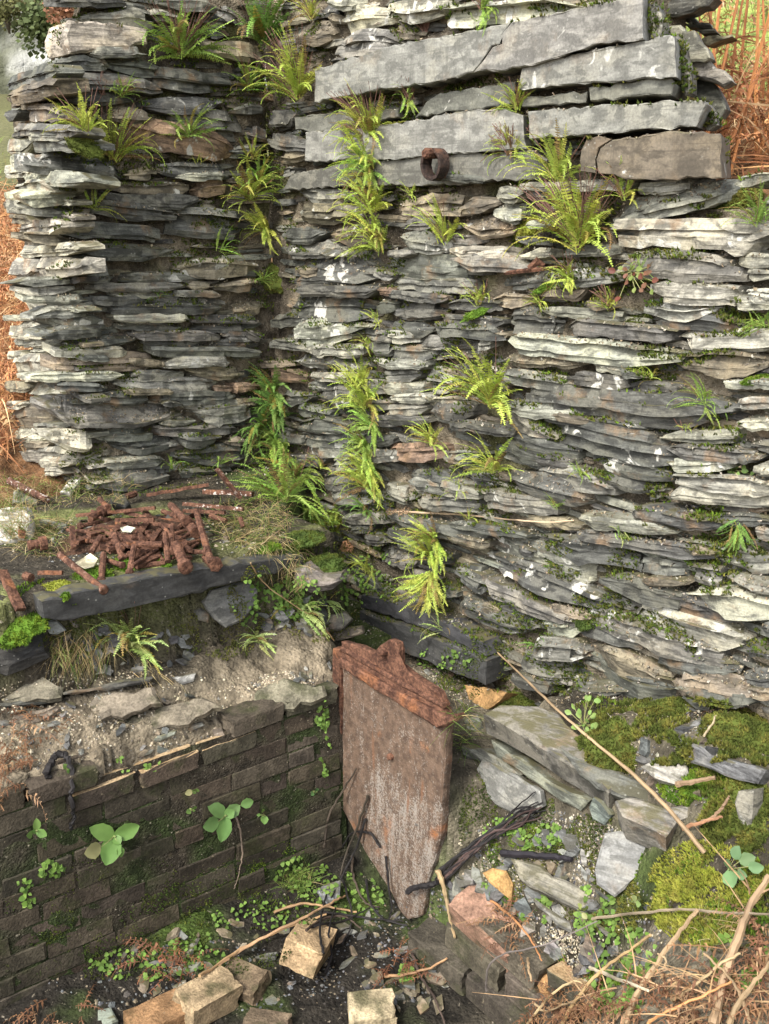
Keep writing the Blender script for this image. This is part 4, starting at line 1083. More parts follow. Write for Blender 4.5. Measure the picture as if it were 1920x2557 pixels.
FERNS = [
 (392, 118, 118, 26, 'large fern with brown stalks growing right of the pale top block', 1.5, 0, 'g', 60),
 (572, 92, 105, 26, 'tall dark green fern at the top edge above the wall corner', 1.3, 0, 'k', 25),
 (670, 40, 62, 12, 'sparse yellowish fern at the top edge left of the big dressed block', 1.2, 0, 'y', 20),
 (640, 210, 128, 28, 'bushy fern with brown stalks against the left end of the longest dressed block', 1.0, .1, 'y', 70),
 (540, 190, 66, 16, 'green fern in the corner left of the bushy one', 1.5, 0, 'g', 8),
 (265, 205, 46, 14, 'little green fern high on the left wall below the pale top block', 1.5, 0, 'g', 0),
 (185, 285, 92, 14, 'upright fern nearest the left end of the left wall', 1.1, -.1, 'y', 12),
 (250, 345, 112, 20, 'larger fern with brown stalks beside the white lichen patches', 1.1, .1, 'y', 45),
 (410, 292, 70, 16, 'green fern in the left wall above the lichened slate', 1.5, 0, 'g', 0),
 (432, 352, 28, 6, 'tiny fern sprig between two white lichen spots', 1.2, 0, 'y', 0),
 (206, 452, 58, 9, 'small star-like fern low on the upper left wall', 1.5, .2, 'y', 0),
 (548, 345, 54, 14, 'small yellow fern in the wall corner above the thick cluster', 1.5, 0, 'y', 4),
 (540, 430, 92, 22, 'dense bright fern in the wall corner', 1.5, -.1, 'y', 0),
 (575, 500, 82, 26, 'wide yellow-green fern spilling from the wall corner', 1.9, .3, 'y', 0, .7),
 (478, 540, 52, 8, 'thin fern hanging left of the wall corner', 1.2, 1.0, 'g', 0),
 (565, 605, 38, 12, 'short fern on the brown moss pad in the wall corner', 1.8, 0, 'g', 0),
 (795, 300, 112, 30, 'topmost and bushiest fern in the strip left of the iron ring', 1.2, 0, 'y', 70),
 (798, 375, 80, 26, 'fern in the strip left of the iron ring, second from its top', 2.0, 0, 'g', 8, .6),
 (800, 455, 92, 24, 'fern in the strip beside the dressed blocks, third from its top', 1.5, -.1, 'y', 10),
 (815, 535, 92, 18, 'fern at the bottom of the strip left of the iron ring', 1.2, -.3, 'y', 6),
 (880, 215, 48, 12, 'small fern with brown stalks under the longest dressed block', 1.9, 1.2, 'g', 25),
 (1112, 235, 70, 16, 'fern squeezed between dressed blocks above the round tuft', 1.2, -.2, 'y', 6),
 (1100, 335, 66, 22, 'round tuft of fern with brown stalks right of the iron ring', 1.5, 0, 'y', 60),
 (1200, 388, 122, 20, 'bright spreading fern on the face of the dressed blocks', 1.15, -.1, 'y', 8),
 (1245, 535, 165, 34, 'largest fern on the right wall, full of brown stalks', 1.0, -.05, 'y', 90),
 (1225, 600, 62, 20, 'yellow fern skirt just under the largest fern', 2.4, 0, 'y', 10, .7),
 (1345, 425, 76, 9, 'fern of few fronds in front of the brown stained block', 1.2, .15, 'y', 8),
 (958, 520, 100, 14, 'slender fern below the iron ring', .75, .1, 'y', 10),
 (882, 418, 34, 9, 'tiny yellow fern left of and below the iron ring', 1.5, .3, 'y', 0),
 (1635, 480, 82, 16, 'fern at the right photo edge on the mossy wall top', 1.1, -.2, 'g', 4),
 (1032, 655, 56, 14, 'small yellowish fern in the right wall below the slender one', 1.0, 0, 'y', 6),
 (1158, 655, 38, 14, 'flat yellow-green fern on a ledge of the right wall', 1.9, .3, 'y', 0),
 (1312, 660, 46, 16, 'pale fern with brown stalks left of the big smooth slate', 1.5, 0, 'y', 25),
 (1645, 705, 48, 16, 'green fern cut by the right photo edge', 1.8, -.2, 'g', 0),
 (808, 690, 38, 8, 'little yellow fern in the middle joint of the wall, upper of two', 1.7, .4, 'y', 0),
 (788, 745, 40, 9, 'little yellow fern in the middle joint of the wall, lower of two', 1.8, .1, 'y', 0),
 (1055, 875, 142, 28, 'large fern in the middle of the right wall', 1.25, 0, 'y', 8),
 (785, 880, 100, 22, 'long fern at the top of the lower middle strip', 1.4, -.1, 'y', 0),
 (788, 965, 78, 24, 'fern in the lower middle strip below the long one', 2.2, .1, 'g', 0, .7),
 (790, 1050, 84, 26, 'fern at the bottom of the lower middle strip', 1.7, 0, 'y', 0),
 (592, 850, 74, 22, 'green fern climbing the wall corner, topmost of the thick patch', 1.7, .2, 'k', 0),
 (568, 925, 72, 26, 'dark green fern mat in the corner above the bolts', 2.0, 0, 'k', 0),
 (610, 990, 84, 24, 'green fern in the corner with a few yellow fronds', 1.6, .1, 'g', 0),
 (618, 1085, 118, 26, 'broad arching fern at the ledge corner beside the bolts', 1.3, 0, 'g', 6),
 (722, 1150, 98, 22, 'fern above the mossy corner of the ledge', 1.2, .1, 'y', 0),
 (790, 1110, 52, 14, 'dark green fern hidden in the lower wall corner', 1.7, 0, 'k', 0),
 (930, 955, 66, 22, 'medium yellow fern left of the large one on the right wall', 1.4, -.1, 'y', 0),
 (1062, 1018, 100, 18, 'fern with one tall frond under the large fern', 1.5, -.2, 'y', 0),
 (990, 1062, 46, 12, 'yellow fern beside the slate with the big lichen blot', 1.3, 0, 'y', 0),
 (1250, 1025, 40, 10, 'small fern on the middle of the right wall below the long dark slate', 1.5, 0, 'g', 0),
 (1512, 868, 72, 18, 'star-shaped blue-green fern at the right end of the long dark slate', 1.9, 0, 'g', 0),
 (1398, 815, 40, 12, 'small fern left of and above the star-shaped one', 1.5, -.2, 'y', 0),
 (1478, 932, 28, 8, 'tiny yellow fern under the long dark slate', 1.4, 0, 'y', 4),
 (935, 1170, 76, 26, 'upper of two trailing yellow ferns below the flower stem', 1.7, .1, 'y', 0, .6),
 (930, 1240, 92, 28, 'lower of two trailing yellow ferns, its fronds hanging down', 1.6, 2.8, 'y', 0, .6),
 (955, 1362, 50, 12, 'small bright fern on the slate lintel', 1.9, 0, 'l', 0),
 (1592, 1135, 50, 16, 'blue-green fern hanging near the right photo edge', 1.3, 2.8, 'k', 0),
 (285, 1400, 128, 34, 'big light green fern under the ledge slab', 1.5, .1, 'l', 10, .75, -.5),
 (556, 1385, 62, 14, 'small star fern beneath the rounded leaning slate', 2.1, 0, 'l', 0, .8, -.3),
 (650, 1322, 86, 26, 'low spreading fern under the mossy boulder', 2.0, .1, 'l', 0, .6),
 (792, 1238, 62, 14, 'fern beside the orange brick at the ledge corner', 1.5, 0, 'y', 0),
 (692, 1010, 42, 10, 'small yellow fern low on the right wall near the corner', 1.2, 0, 'y', 4),
 (375, 1015, 44, 5, 'single upright frond at the foot of the left wall', .5, 0, 'g', 0),
 (1335, 1150, 34, 10, 'pale sprig of fern on the lower right wall', 1.7, 1.2, 'l', 0),
 (1200, 1100, 40, 10, 'fern sprig just over the dry flower stem', 1.4, 0, 'g', 0),
 (1010, 1122, 34, 9, 'fern sprig touching the dry flower stem', 1.4, 0, 'y', 0),
 (1040, 20, 66, 14, 'fern with brown stalks hanging at the top edge over the dressed blocks', 1.6, 1.4, 'g', 30),
 (1380, 600, 58, 10, 'fern with a tall frond among red leaves on the right wall', 1.3, .3, 'g', 4),
 (480, 1000, 40, 8, 'fern tuft behind the bolts', 1.6, 0, 'g', 0),
 (720, 800, 24, 7, 'tiny fern sprig near the corner on the right wall', 1.5, 0, 'y', 0),
 (340, 640, 22, 7, 'tiny flat fern in the middle of the left wall', 1.8, 0, 'k', 0),
 (785, 345, 84, 20, 'fern in the strip left of the iron ring between its first and second', 1.9, 0, 'y', 6, .5),
 (806, 500, 80, 20, 'fern in the strip below the slab with the iron ring, just over the lowest one', 2.0, .1, 'y', 0, .5),
 (560, 390, 66, 18, 'green fern in the wall corner above the dense bright one', 1.9, 0, 'g', 0, .5),
 (780, 830, 70, 18, 'fern tip leading the lower middle strip', 1.2, .1, 'y', 0),
 (800, 920, 80, 22, 'fern in the lower middle strip halfway down its upper part', 2.0, .1, 'g', 0, .5),
 (795, 1010, 74, 22, 'fern in the lower middle strip with fronds to both sides', 2.2, 0, 'y', 0, .5),
 (600, 890, 70, 22, 'dark fern in the corner patch over the dark green mat', 2.0, 0, 'k', 0, .5),
 (590, 955, 76, 22, 'green fern in the corner patch with drooping tips', 2.0, .2, 'g', 0, .5),
 (640, 1030, 90, 22, 'green fern between the corner patch and the arching ledge fern', 1.7, .2, 'g', 0, .5),
 (660, 1118, 92, 24, 'fern rising behind the tan grass on the ledge', 1.4, .2, 'g', 0, .5),
 (925, 1200, 80, 22, 'fern joining the two trailing yellow ferns', 2.0, .1, 'y', 0, .6),
 (120, 1420, 40, 10, 'small fern by the dry grass under the ledge slab', 1.6, 0, 'l', 0),
 (700, 1300, 60, 16, 'fern hanging beside the mossy boulder', 2.0, .2, 'l', 0, .5),
 (1085, 300, 40, 10, 'small fern just over the round tuft', 1.5, 0, 'y', 10),
 (1165, 1400, 40, 9, 'fern in the dark hollow right of the lintels', 1.6, 0, 'k', 0),
]
for f_ in FERNS:
    fern(*f_[:4], f_[4], *f_[5:])
# clump of bare brown stalks
def dry_tuft(x, y, h, n, label):
    p, nor = hit(*D(x, y)); hh = h * 1.156 / F * p.dot(CF)
    mw = frame(DR, -NR, Vector((0, 0, 1)), p - NR * .01)
    obj('dry_tuft', stalk_cluster(hh, n, frg), None, mw, label, 'dry tuft', color=(.17, .095, .075, 1))
dry_tuft(915, 70, 58, 90, 'dry brown tuft of bare stalks on top of the longest dressed block')
dry_tuft(215, 205, 50, 40, 'dry brown tuft of bare stalks left of the little green fern')

# ================================================================== MOSS
mrg = random.Random(88)
MG = {'b': ((.075, .14, .014), (.14, .20, .02)), 'd': ((.045, .07, .014), (.09, .11, .02)), 'o': ((.075, .095, .018), (.15, .145, .03)), 'y': ((.20, .22, .03), (.27, .26, .05))}
def tuft(mb, p, n, h, col, rg):
    for k in range(3):
        a = rg.uniform(0, 6.28); t = n.orthogonal().normalized(); b = n.cross(t)
        d = (n + (t * math.cos(a) + b * math.sin(a)) * rg.uniform(.2, .8)).normalized() * h * rg.uniform(.6, 1.3)
        s = (t * math.cos(a + 1.5) + b * math.sin(a + 1.5)) * h * .28
        mb.add([p - s, p + s, p + d], [(0, 1, 2)], jc(col, rg, .25, .08))
def cushion(x, y, rx, ry, label, tone='b', n=900, h=.006, normal=None, lump=.25, group='moss cushions', name='moss_cushion', seat=.5):
    """moss cushion: rx, ry in overview pixels"""
    p, nor = hit(*D(x, y)); k = 1.156 / F * p.dot(CF)
    n_ = (normal or Vector((-.25, -.35, 1))).normalized()
    X = Vector((1, 0, 0)) - n_ * n_.x; X.normalize(); Y = n_.cross(X)
    A, B = rx * k, ry * k * 1.5; C = min(A, B) * .36
    mb = MB(); sd_ = mrg.uniform(0, 50)
    def surf(th, ph):
        v = Vector((math.cos(th) * math.sin(ph), math.sin(th) * math.sin(ph), math.cos(ph)))
        q = 1 + lump * noise.noise(v * 2.2 + Vector((sd_, 0, 0))) + .5 * lump * noise.noise(v * 5 + Vector((0, sd_, 0)))
        return Vector((v.x * A * q, v.y * B * q, v.z * C * q)), v
    K, J = 26, 10; vs = []
    for j in range(J + 1):
        for i in range(K):
            vs.append(surf(2 * math.pi * i / K, math.pi * .62 * j / J)[0])
    mb.add(vs, [(j * K + i, (j + 1) * K + i, (j + 1) * K + (i + 1) % K, j * K + (i + 1) % K) for j in range(J) for i in range(K)], MG[tone][0])
    for _ in range(n):
        th = mrg.uniform(0, 6.28); ph = math.acos(1 - mrg.random() * 1.35)
        q, v = surf(th, ph)
        f = sstep(-.3, .4, noise.noise(q * 30 + Vector((sd_, 3, 0))))
        tuft(mb, q, Vector((v.x / A, v.y / B, v.z / C)).normalized(), h, tuple(lerp(a, b, f) for a, b in zip(*MG[tone])), mrg)
    mw = frame(X, Y, n_, p - n_ * C * seat)
    obj(name, mesh(name, mb, M_MOSS), None, mw, label, 'moss', group)
cushion(40, 1345, 62, 38, 'bright green moss on the black boulder at the left edge', 'b', 1800)
cushion(185, 1246, 56, 22, 'bright green moss cushion under the rusty bolt with a wide head', 'b', 1100)
cushion(262, 1226, 50, 22, 'bright moss behind the short bolt at the ledge slab', 'b', 1000)
cushion(112, 1272, 40, 16, 'yellow-green moss tuft near the left end of the ledge slab', 'y', 500)
cushion(345, 1220, 22, 14, 'little green moss dot at the slab edge below the heap', 'b', 300)
cushion(140, 1288, 9, 7, 'tiniest green moss dot on the slab, near its left end', 'b', 160)
cushion(690, 1222, 52, 26, 'dark green rounded moss cap on the corner boulder', 'd', 1800)
cushion(640, 1165, 60, 18, 'dark green moss bank behind the right end of the ledge slab', 'd', 1500)
cushion(560, 1185, 45, 10, 'green moss strip below the tan grass', 'b', 900)
cushion(1118, 1512, 46, 20, 'green and brown moss cushion on the tip of the big flat slate', 'o', 1400, .007)
cushion(1345, 1600, 88, 44, 'big olive moss cushion to the right of the long dry stem', 'o', 3600, .008)
cushion(1440, 1540, 90, 26, 'brownish moss bank below the foot of the right wall', 'o', 2600, .008)
cushion(1590, 1600, 85, 52, 'olive moss cushion over the dark pointed slate', 'o', 3800, .008)
cushion(1640, 1760, 55, 75, 'green and brown moss covering the bank at the right edge', 'o', 3000, .008)
cushion(1530, 1690, 60, 22, 'flat green moss beside the pale straw stub', 'b', 1200)
cushion(1590, 430, 50, 28, 'olive moss bank on the wall top at the right', 'o', 1800, .008, Vector((-.4, -.4, .8)))
cushion(1640, 818, 36, 9, 'smooth bright green moss pad at the right photo edge', 'b', 900, .004)
cushion(1135, 480, 34, 24, 'yellow-brown moss in the joint beside the largest fern', 'y', 900, .006, NR + Vector((0, 0, .6)))
cushion(600, 598, 34, 22, 'brown-green moss pad in the wall corner', 'o', 900, .006, NR + NL + Vector((0, 0, .7)))
cushion(1375, 695, 40, 14, 'olive moss under the fern left of the big smooth slate', 'o', 800, .006, NR + Vector((0, 0, .8)))
cushion(1580, 1183, 26, 10, 'small dark moss pad below the hanging fern on the right', 'o', 500, .005, NR + Vector((0, 0, .8)))
cushion(1320, 1275, 30, 14, 'moss in the joint right of the curved light slates', 'o', 500, .005, NR + Vector((0, 0, .8)))
cushion(1265, 1342, 24, 12, 'moss pad in the joint near the foot of the right wall', 'd', 400, .005, NR + Vector((0, 0, .8)))
cushion(185, 315, 40, 16, 'brown moss under the big fern at the left end of the wall', 'o', 700, .005, NL + Vector((0, 0, .7)))
cushion(1040, 668, 50, 8, 'green moss along a joint beneath the small yellowish fern', 'b', 500, .004, NR + Vector((0, 0, .8)))
cushion(1190, 612, 46, 7, 'bright green moss line on a joint under the yellow skirt', 'b', 500, .004, NR + Vector((0, 0, .8)))

# moss, grit and dirt caught in the joints of the walls: joined, nobody could count it
def joint_fill(parent, plane, count, seed, region, mossy=.35):
    rg = random.Random(seed); mm = MB(); gg = MB()
    n, p0 = PLANES[plane]
    x0, y0, x1, y1 = region
    for _ in range(count):
        x = rg.uniform(x0, x1); y = rg.uniform(y0, y1)
        loc, nor = hit(x, y)
        if abs((loc - p0).dot(n)) > .12 : continue
        m = noise.noise(loc * 6.5 + Vector((seed, 0, 0)))
        back = (loc - p0).dot(n) < -.006
        if nor.z > .5 or (back and nor.z > -.1):
            if m > .5 - mossy:
                c = MG[rg.choice('ooddb')]; f = rg.random()
                for _k in range(3):
                    q = loc + Vector((rg.gauss(0, .006), rg.gauss(0, .006), rg.gauss(0, .002)))
                    tuft(mm, q, (nor + Vector((0, 0, .6)) + n * .3).normalized(), .009, tuple(lerp(a, b, f) for a, b in zip(*c)), rg)
            elif nor.z > .5:
                for _k in range(1):
                    r = rg.uniform(.0022, .0062); q = loc + Vector((rg.gauss(0, .006), rg.gauss(0, .006), 0)) + nor * r * .5
                    c = jc(rg.choice([(.30, .25, .17), (.22, .17, .11), (.36, .33, .27), (.15, .13, .10)]), rg, .25)
                    vs = [q + Vector((rg.uniform(-1, 1), rg.uniform(-1, 1), rg.uniform(-1, 1))).normalized() * r for _ in range(4)]
                    gg.add(vs, [(0, 1, 2), (0, 2, 3), (0, 3, 1), (1, 3, 2)], c)
    if mm.f: obj('moss', mesh('moss', mm, M_MOSS), parent, Matrix.Identity(4), kind='stuff')
    if gg.f: obj('grit', mesh('grit', gg, M_GRIT), parent, Matrix.Identity(4), kind='stuff')
joint_fill(LEFT, 'L', 14000, 3, (130, 0, 680, 1240), .40)
joint_fill(RIGHT, 'R', 44000, 4, (640, 0, 1920, 1800), .40)

# ================================================================== GRASS, WEEDS, GRIT ON THE GROUND
grg = random.Random(55)
GBVH = BVHTree.FromPolygons([tuple(v) for v in GMB.v], [tuple(f) for f in GMB.f])
def on_ground(cx, cy, rx, ry, n, rg, bare=False):
    for _ in range(n):
        a = rg.uniform(0, 6.283); r = math.sqrt(rg.random())
        x, y = D(cx + math.cos(a) * r * rx, cy + math.sin(a) * r * ry)
        p, nor = hit(x, y)
        if bare:
            g, gn, gi, gd = GBVH.ray_cast(Vector((0, 0, 0)), ray(x, y).normalized())
            if g is None or (g - p).length > .004: continue
        yield p, nor
mb = MB()
TANC = [(.40, .31, .15), (.34, .25, .12), (.46, .37, .20)]; GRC = [(.16, .23, .05), (.12, .19, .04), (.22, .27, .07)]
for (cx, cy, rx, ry, n, L, green, dirv) in [
    (540, 1125, 95, 50, 900, .085, .45, (0, -.7, .9)), (560, 1160, 70, 25, 350, .09, .25, (0, -1.0, .3)), (95, 1160, 90, 45, 500, .075, .35, (0, -.5, .8)),
    (60, 1070, 110, 40, 700, .05, .6, (0, -.4, 1)), (225, 1060, 70, 35, 380, .05, .5, (0, -.4, 1)), (270, 1170, 22, 18, 60, .10, .8, (0, -.3, .8)),
    (180, 1395, 70, 40, 320, .08, .25, (-.1, -.6, -.4)), (330, 1450, 50, 25, 160, .08, .05, (.4, -.6, -.8)), (600, 1195, 60, 15, 120, .09, .2, (0, -.9, -.2)),
    (640, 1225, 30, 60, 160, .06, .3, (0, -.6, .2)), (1000, 1570, 25, 60, 120, .10, .85, (.0, -.5, .5)), (640, 1905, 40, 22, 220, .07, .9, (0, -.2, 1)), (1560, 2000, 60, 60, 120, .06, .5, (0, -.3, 1)), (30, 1120, 40, 50, 200, .06, .5, (0, -.4, 1))]:
    for p, nor in on_ground(cx, cy, rx, ry, n, grg):
        c = grg.choice(GRC if grg.random() < green else TANC)
        d = Vector(dirv) + Vector((grg.gauss(0, .6), grg.gauss(0, .5), grg.gauss(0, .35)))
        ribbon(mb, p, d, L * grg.uniform(.5, 1.4), .0022, Vector((grg.gauss(0, .5), grg.gauss(-.2, .4), -.9)), jc(c, grg, .2), grg, 4)
obj('grass', mesh('grass', mb, M_GRASS), kind='stuff')
# low green weeds: tiny round leaves
mb = MB()
for (cx, cy, rx, ry, n, sz) in [(650, 1890, 60, 40, 120, .008), (560, 1990, 110, 40, 130, .007), (430, 2060, 70, 40, 80, .007), (300, 2080, 110, 40, 110, .009), (80, 1880, 60, 25, 160, .009),
    (60, 1900, 25, 60, 60, .009), (690, 1580, 14, 60, 90, .008), (700, 1600, 10, 90, 60, .008), (810, 1240, 40, 60, 200, .008), (760, 1270, 40, 40, 140, .008), (1130, 1800, 90, 40, 260, .008), (1290, 1970, 60, 60, 200, .009),
    (960, 1430, 60, 40, 140, .007), (1160, 1960, 40, 40, 120, .008), (1350, 2080, 80, 80, 160, .010), (1050, 1960, 40, 60, 90, .008), (740, 1940, 90, 60, 120, .009), (560, 1300, 60, 60, 160, .008), (640, 1290, 60, 50, 220, .008), (1600, 2080, 60, 60, 120, .012), (880, 2110, 20, 20, 60, .009), (300, 1650, 60, 20, 60, .006), (1330, 2170, 60, 30, 160, .010)]:
    for p, nor in on_ground(cx, cy, rx, ry, n, grg, cx > 1000 and cy > 1750):
        if noise.noise(p * 14) < -.12: continue
        nn = (nor * .6 + Vector((0, -.4, .7)) + Vector((grg.gauss(0, .4), grg.gauss(0, .4), 0))).normalized(); t = nn.orthogonal().normalized(); b = nn.cross(t)
        c = jc(grg.choice([(.13, .22, .04), (.17, .27, .06), (.10, .17, .035)]), grg, .25); q = p + nor * grg.uniform(.002, .014)
        r = sz * grg.uniform(.5, 1.1)
        mb.add([q + (t * math.cos(k * 1.0472) + b * math.sin(k * 1.0472)) * r * (.75 + .25 * (k % 2)) for k in range(6)], [(0, 1, 2, 3, 4, 5)], c)
obj('weeds', mesh('weeds', mb, M_GRASS), kind='stuff')
# grit and slate crumbs
mb = MB()
for (cx, cy, rx, ry, n, r0, r1, cols) in [(330, 1600, 360, 90, 2400, .0018, .006, 't'), (300, 1510, 330, 60, 1400, .002, .006, 't'), (620, 1490, 90, 40, 900, .002, .006, 't'), (780, 2100, 160, 90, 500, .002, .007, 's'), (420, 2110, 330, 80, 500, .003, .010, 's'),
    (1180, 1850, 200, 100, 2200, .002, .006, 'm'), (1150, 2060, 130, 60, 1600, .002, .006, 't'), (1250, 2000, 200, 120, 1200, .002, .007, 'm'), (900, 2000, 120, 80, 500, .003, .009, 's'), (1500, 1640, 160, 100, 900, .002, .006, 'm'), (330, 1170, 330, 60, 900, .003, .009, 'm'), (990, 1460, 90, 60, 700, .002, .006, 't')]:
    for p, nor in on_ground(cx, cy, rx, ry, n, grg, True):
        if noise.noise(p * 16) < -.05 and grg.random() < .8: continue
        c = {'t': [(.42, .36, .25), (.33, .28, .19), (.20, .19, .17), (.50, .44, .33)], 'm': [(.36, .31, .22), (.16, .16, .16), (.09, .09, .095), (.42, .38, .30)], 's': [(.10, .105, .11), (.16, .165, .17), (.06, .055, .05), (.20, .16, .11)]}[cols]
        c = jc(grg.choice(c), grg, .25); r = grg.uniform(r0, r1) * .62 * (1.8 if grg.random() < .04 else 1)
        u1 = nor.orthogonal().normalized(); u2 = nor.cross(u1); a0 = grg.uniform(0, 6.28); q = p + nor * r * .1
        k = 5; vs = [q + (u1 * math.cos(a0 + i * 6.283 / k) + u2 * math.sin(a0 + i * 6.283 / k)) * r * grg.uniform(.7, 1.3) for i in range(k)] + [q + nor * r * grg.uniform(.4, 1.0) + u1 * grg.uniform(-.4, .4) * r]
        mb.add(vs, [(i, (i + 1) % k, k) for i in range(k)], c)
obj('gravel', mesh('gravel', mb, M_GRIT), kind='stuff')

# slate chips and splinters: countless
mb = MB()
for (cx, cy, rx, ry, n, sz) in [(1150, 1900, 190, 110, 130, .030), (1250, 2060, 160, 60, 60, .028), (560, 2080, 300, 90, 60, .026), (780, 2020, 110, 60, 24, .026), (300, 1560, 300, 70, 110, .018), (1090, 1650, 60, 60, 30, .028), (300, 1160, 280, 40, 70, .022), (640, 1330, 80, 50, 40, .026), (250, 1400, 200, 50, 70, .024), (980, 1440, 70, 60, 40, .026), (1500, 1640, 120, 80, 40, .026), (880, 2140, 120, 50, 60, .024), (700, 1470, 60, 40, 40, .02)]:
    for p, nor in on_ground(cx, cy, rx, ry, int(n * .6), grg, True):
        nn = (nor + Vector((grg.gauss(0, .35), grg.gauss(0, .35), .4))).normalized(); u1 = nn.orthogonal().normalized(); u2 = nn.cross(u1); a0 = grg.uniform(0, 6.28)
        u1, u2 = u1 * math.cos(a0) + u2 * math.sin(a0), u2 * math.cos(a0) - u1 * math.sin(a0)
        r = sz * grg.uniform(.4, 1.3); th = r * grg.uniform(.12, .3); k = grg.choice([4, 5, 6]); el = grg.uniform(.35, .8)
        an = sorted(grg.uniform(0, 6.28) for _ in range(k)); an = [6.283 * (i + grg.uniform(-.3, .3)) / k for i in range(k)]
        q = p + nor * th * .3; top = [q + (u1 * math.cos(a) + u2 * math.sin(a) * el) * r * grg.uniform(.75, 1.2) + nn * th for a in an]; bot = [v - nn * th * 1.6 for v in top]
        c = jc(grg.choice([(.07, .07, .07), (.11, .11, .105), (.19, .185, .17), (.10, .105, .10), (.15, .12, .09)]), grg, .2)
        mb.add(top + bot, [tuple(range(k))] + [(i, k + i, k + (i + 1) % k, (i + 1) % k) for i in range(k)], c)
obj('slate_chips', mesh('slate_chips', mb, M_SLATEA), kind='stuff')

# ================================================================== RUSTY BOLTS ON THE LEDGE
brg2 = random.Random(606)
def heap(x, y):
    """height of the iron heap above the ledge (x, y in zoom units of the ledge close-up)"""
    return .040 * math.exp(-(((x - 1150) / 420) ** 2 + ((y - 560) / 260) ** 2))
def iron_bar(x0, y0, x1, y1, wpx, kind, label, h0=None, h1=None, pale=0.0, group=None, ox=0, name=None):
    """ends in units of the close-up (480 px = 1661), lying on the ledge heap"""
    k = 480 / 1661
    def P(x, y, h):
        hh = .012 + heap(x + ox / k, y) if h is None else h
        return onZ(ox + x * k, 1160 + y * k, ZL + hh)
    a, b = P(x0, y0, h0), P(x1, y1, h1); d = (b - a); L = d.length; d.normalize()
    r = wpx * k / F * a.dot(CF) * .5
    names = {'bolt': 'rusty_bolt', 'bar': 'rusty_bar', 'rod': 'rusty_rod', 'thread': 'rusty_bolt'}
    o = thing(name or names[kind], a, label, {'bar': 'iron bar', 'rod': 'iron rod'}.get(kind, 'bolt'), group or 'rusty ironwork heaped on the ledge')
    col = (*jc((.2, .1, .06), brg2, .2), pale)
    mb = MB()
    if kind == 'bar':
        s = d.cross(Vector((0, 0, 1))).normalized(); u = s.cross(d).normalized(); hw, hh = r, max(.006, r * .45)
        s = (s * math.cos(.3) + u * math.sin(.3)).normalized(); u = s.cross(d).normalized()
        n = 8; vs = []
        for i in range(n + 1):
            q = a + d * L * i / n + u * math.sin(i / n * 3.1) * L * brg2.uniform(-.005, .012)
            j = 1 + brg2.uniform(-.1, .1)
            vs += [q - s * hw * j - u * hh, q + s * hw * j - u * hh, q + s * hw * j + u * hh, q - s * hw * j + u * hh]
        fs = [(i * 4 + c, i * 4 + (c + 1) % 4, i * 4 + 4 + (c + 1) % 4, i * 4 + 4 + c) for i in range(n) for c in range(4)]
        fs += [(3, 2, 1, 0), (n * 4, n * 4 + 1, n * 4 + 2, n * 4 + 3)]
        mb.add(vs, fs)
        obj('shaft', mesh('shaft', mb, M_RUST), o, Matrix.Identity(4), color=col)
    else:
        n = 7 if kind != 'thread' else 22
        pts = [a + d * L * i / n for i in range(n + 1)]
        rr = [r * brg2.uniform(.86, 1.1) for _ in pts] if kind != 'thread' else [r * (1.08 if i % 2 else .88) for i in range(n + 1)]
        tube(mb, pts, rr, k=8)
        obj('shank', mesh('shank', mb, M_RUST), o, Matrix.Identity(4), color=col)
        if kind in ('bolt', 'thread'):
            mb = MB(); e = b
            tube(mb, [e - d * r * .7, e - d * r * .6, e + d * r * .7, e + d * r * .8], [r * 1.1, r * 1.45, r * 1.4, r * 1.0], k=6 if brg2.random() < .6 else 9)
            obj('head', mesh('head', mb, M_RUST), o, Matrix.Identity(4), color=col)
    return o
HEAPL = 'short rusty bolt lying in the brown heap on the ledge'
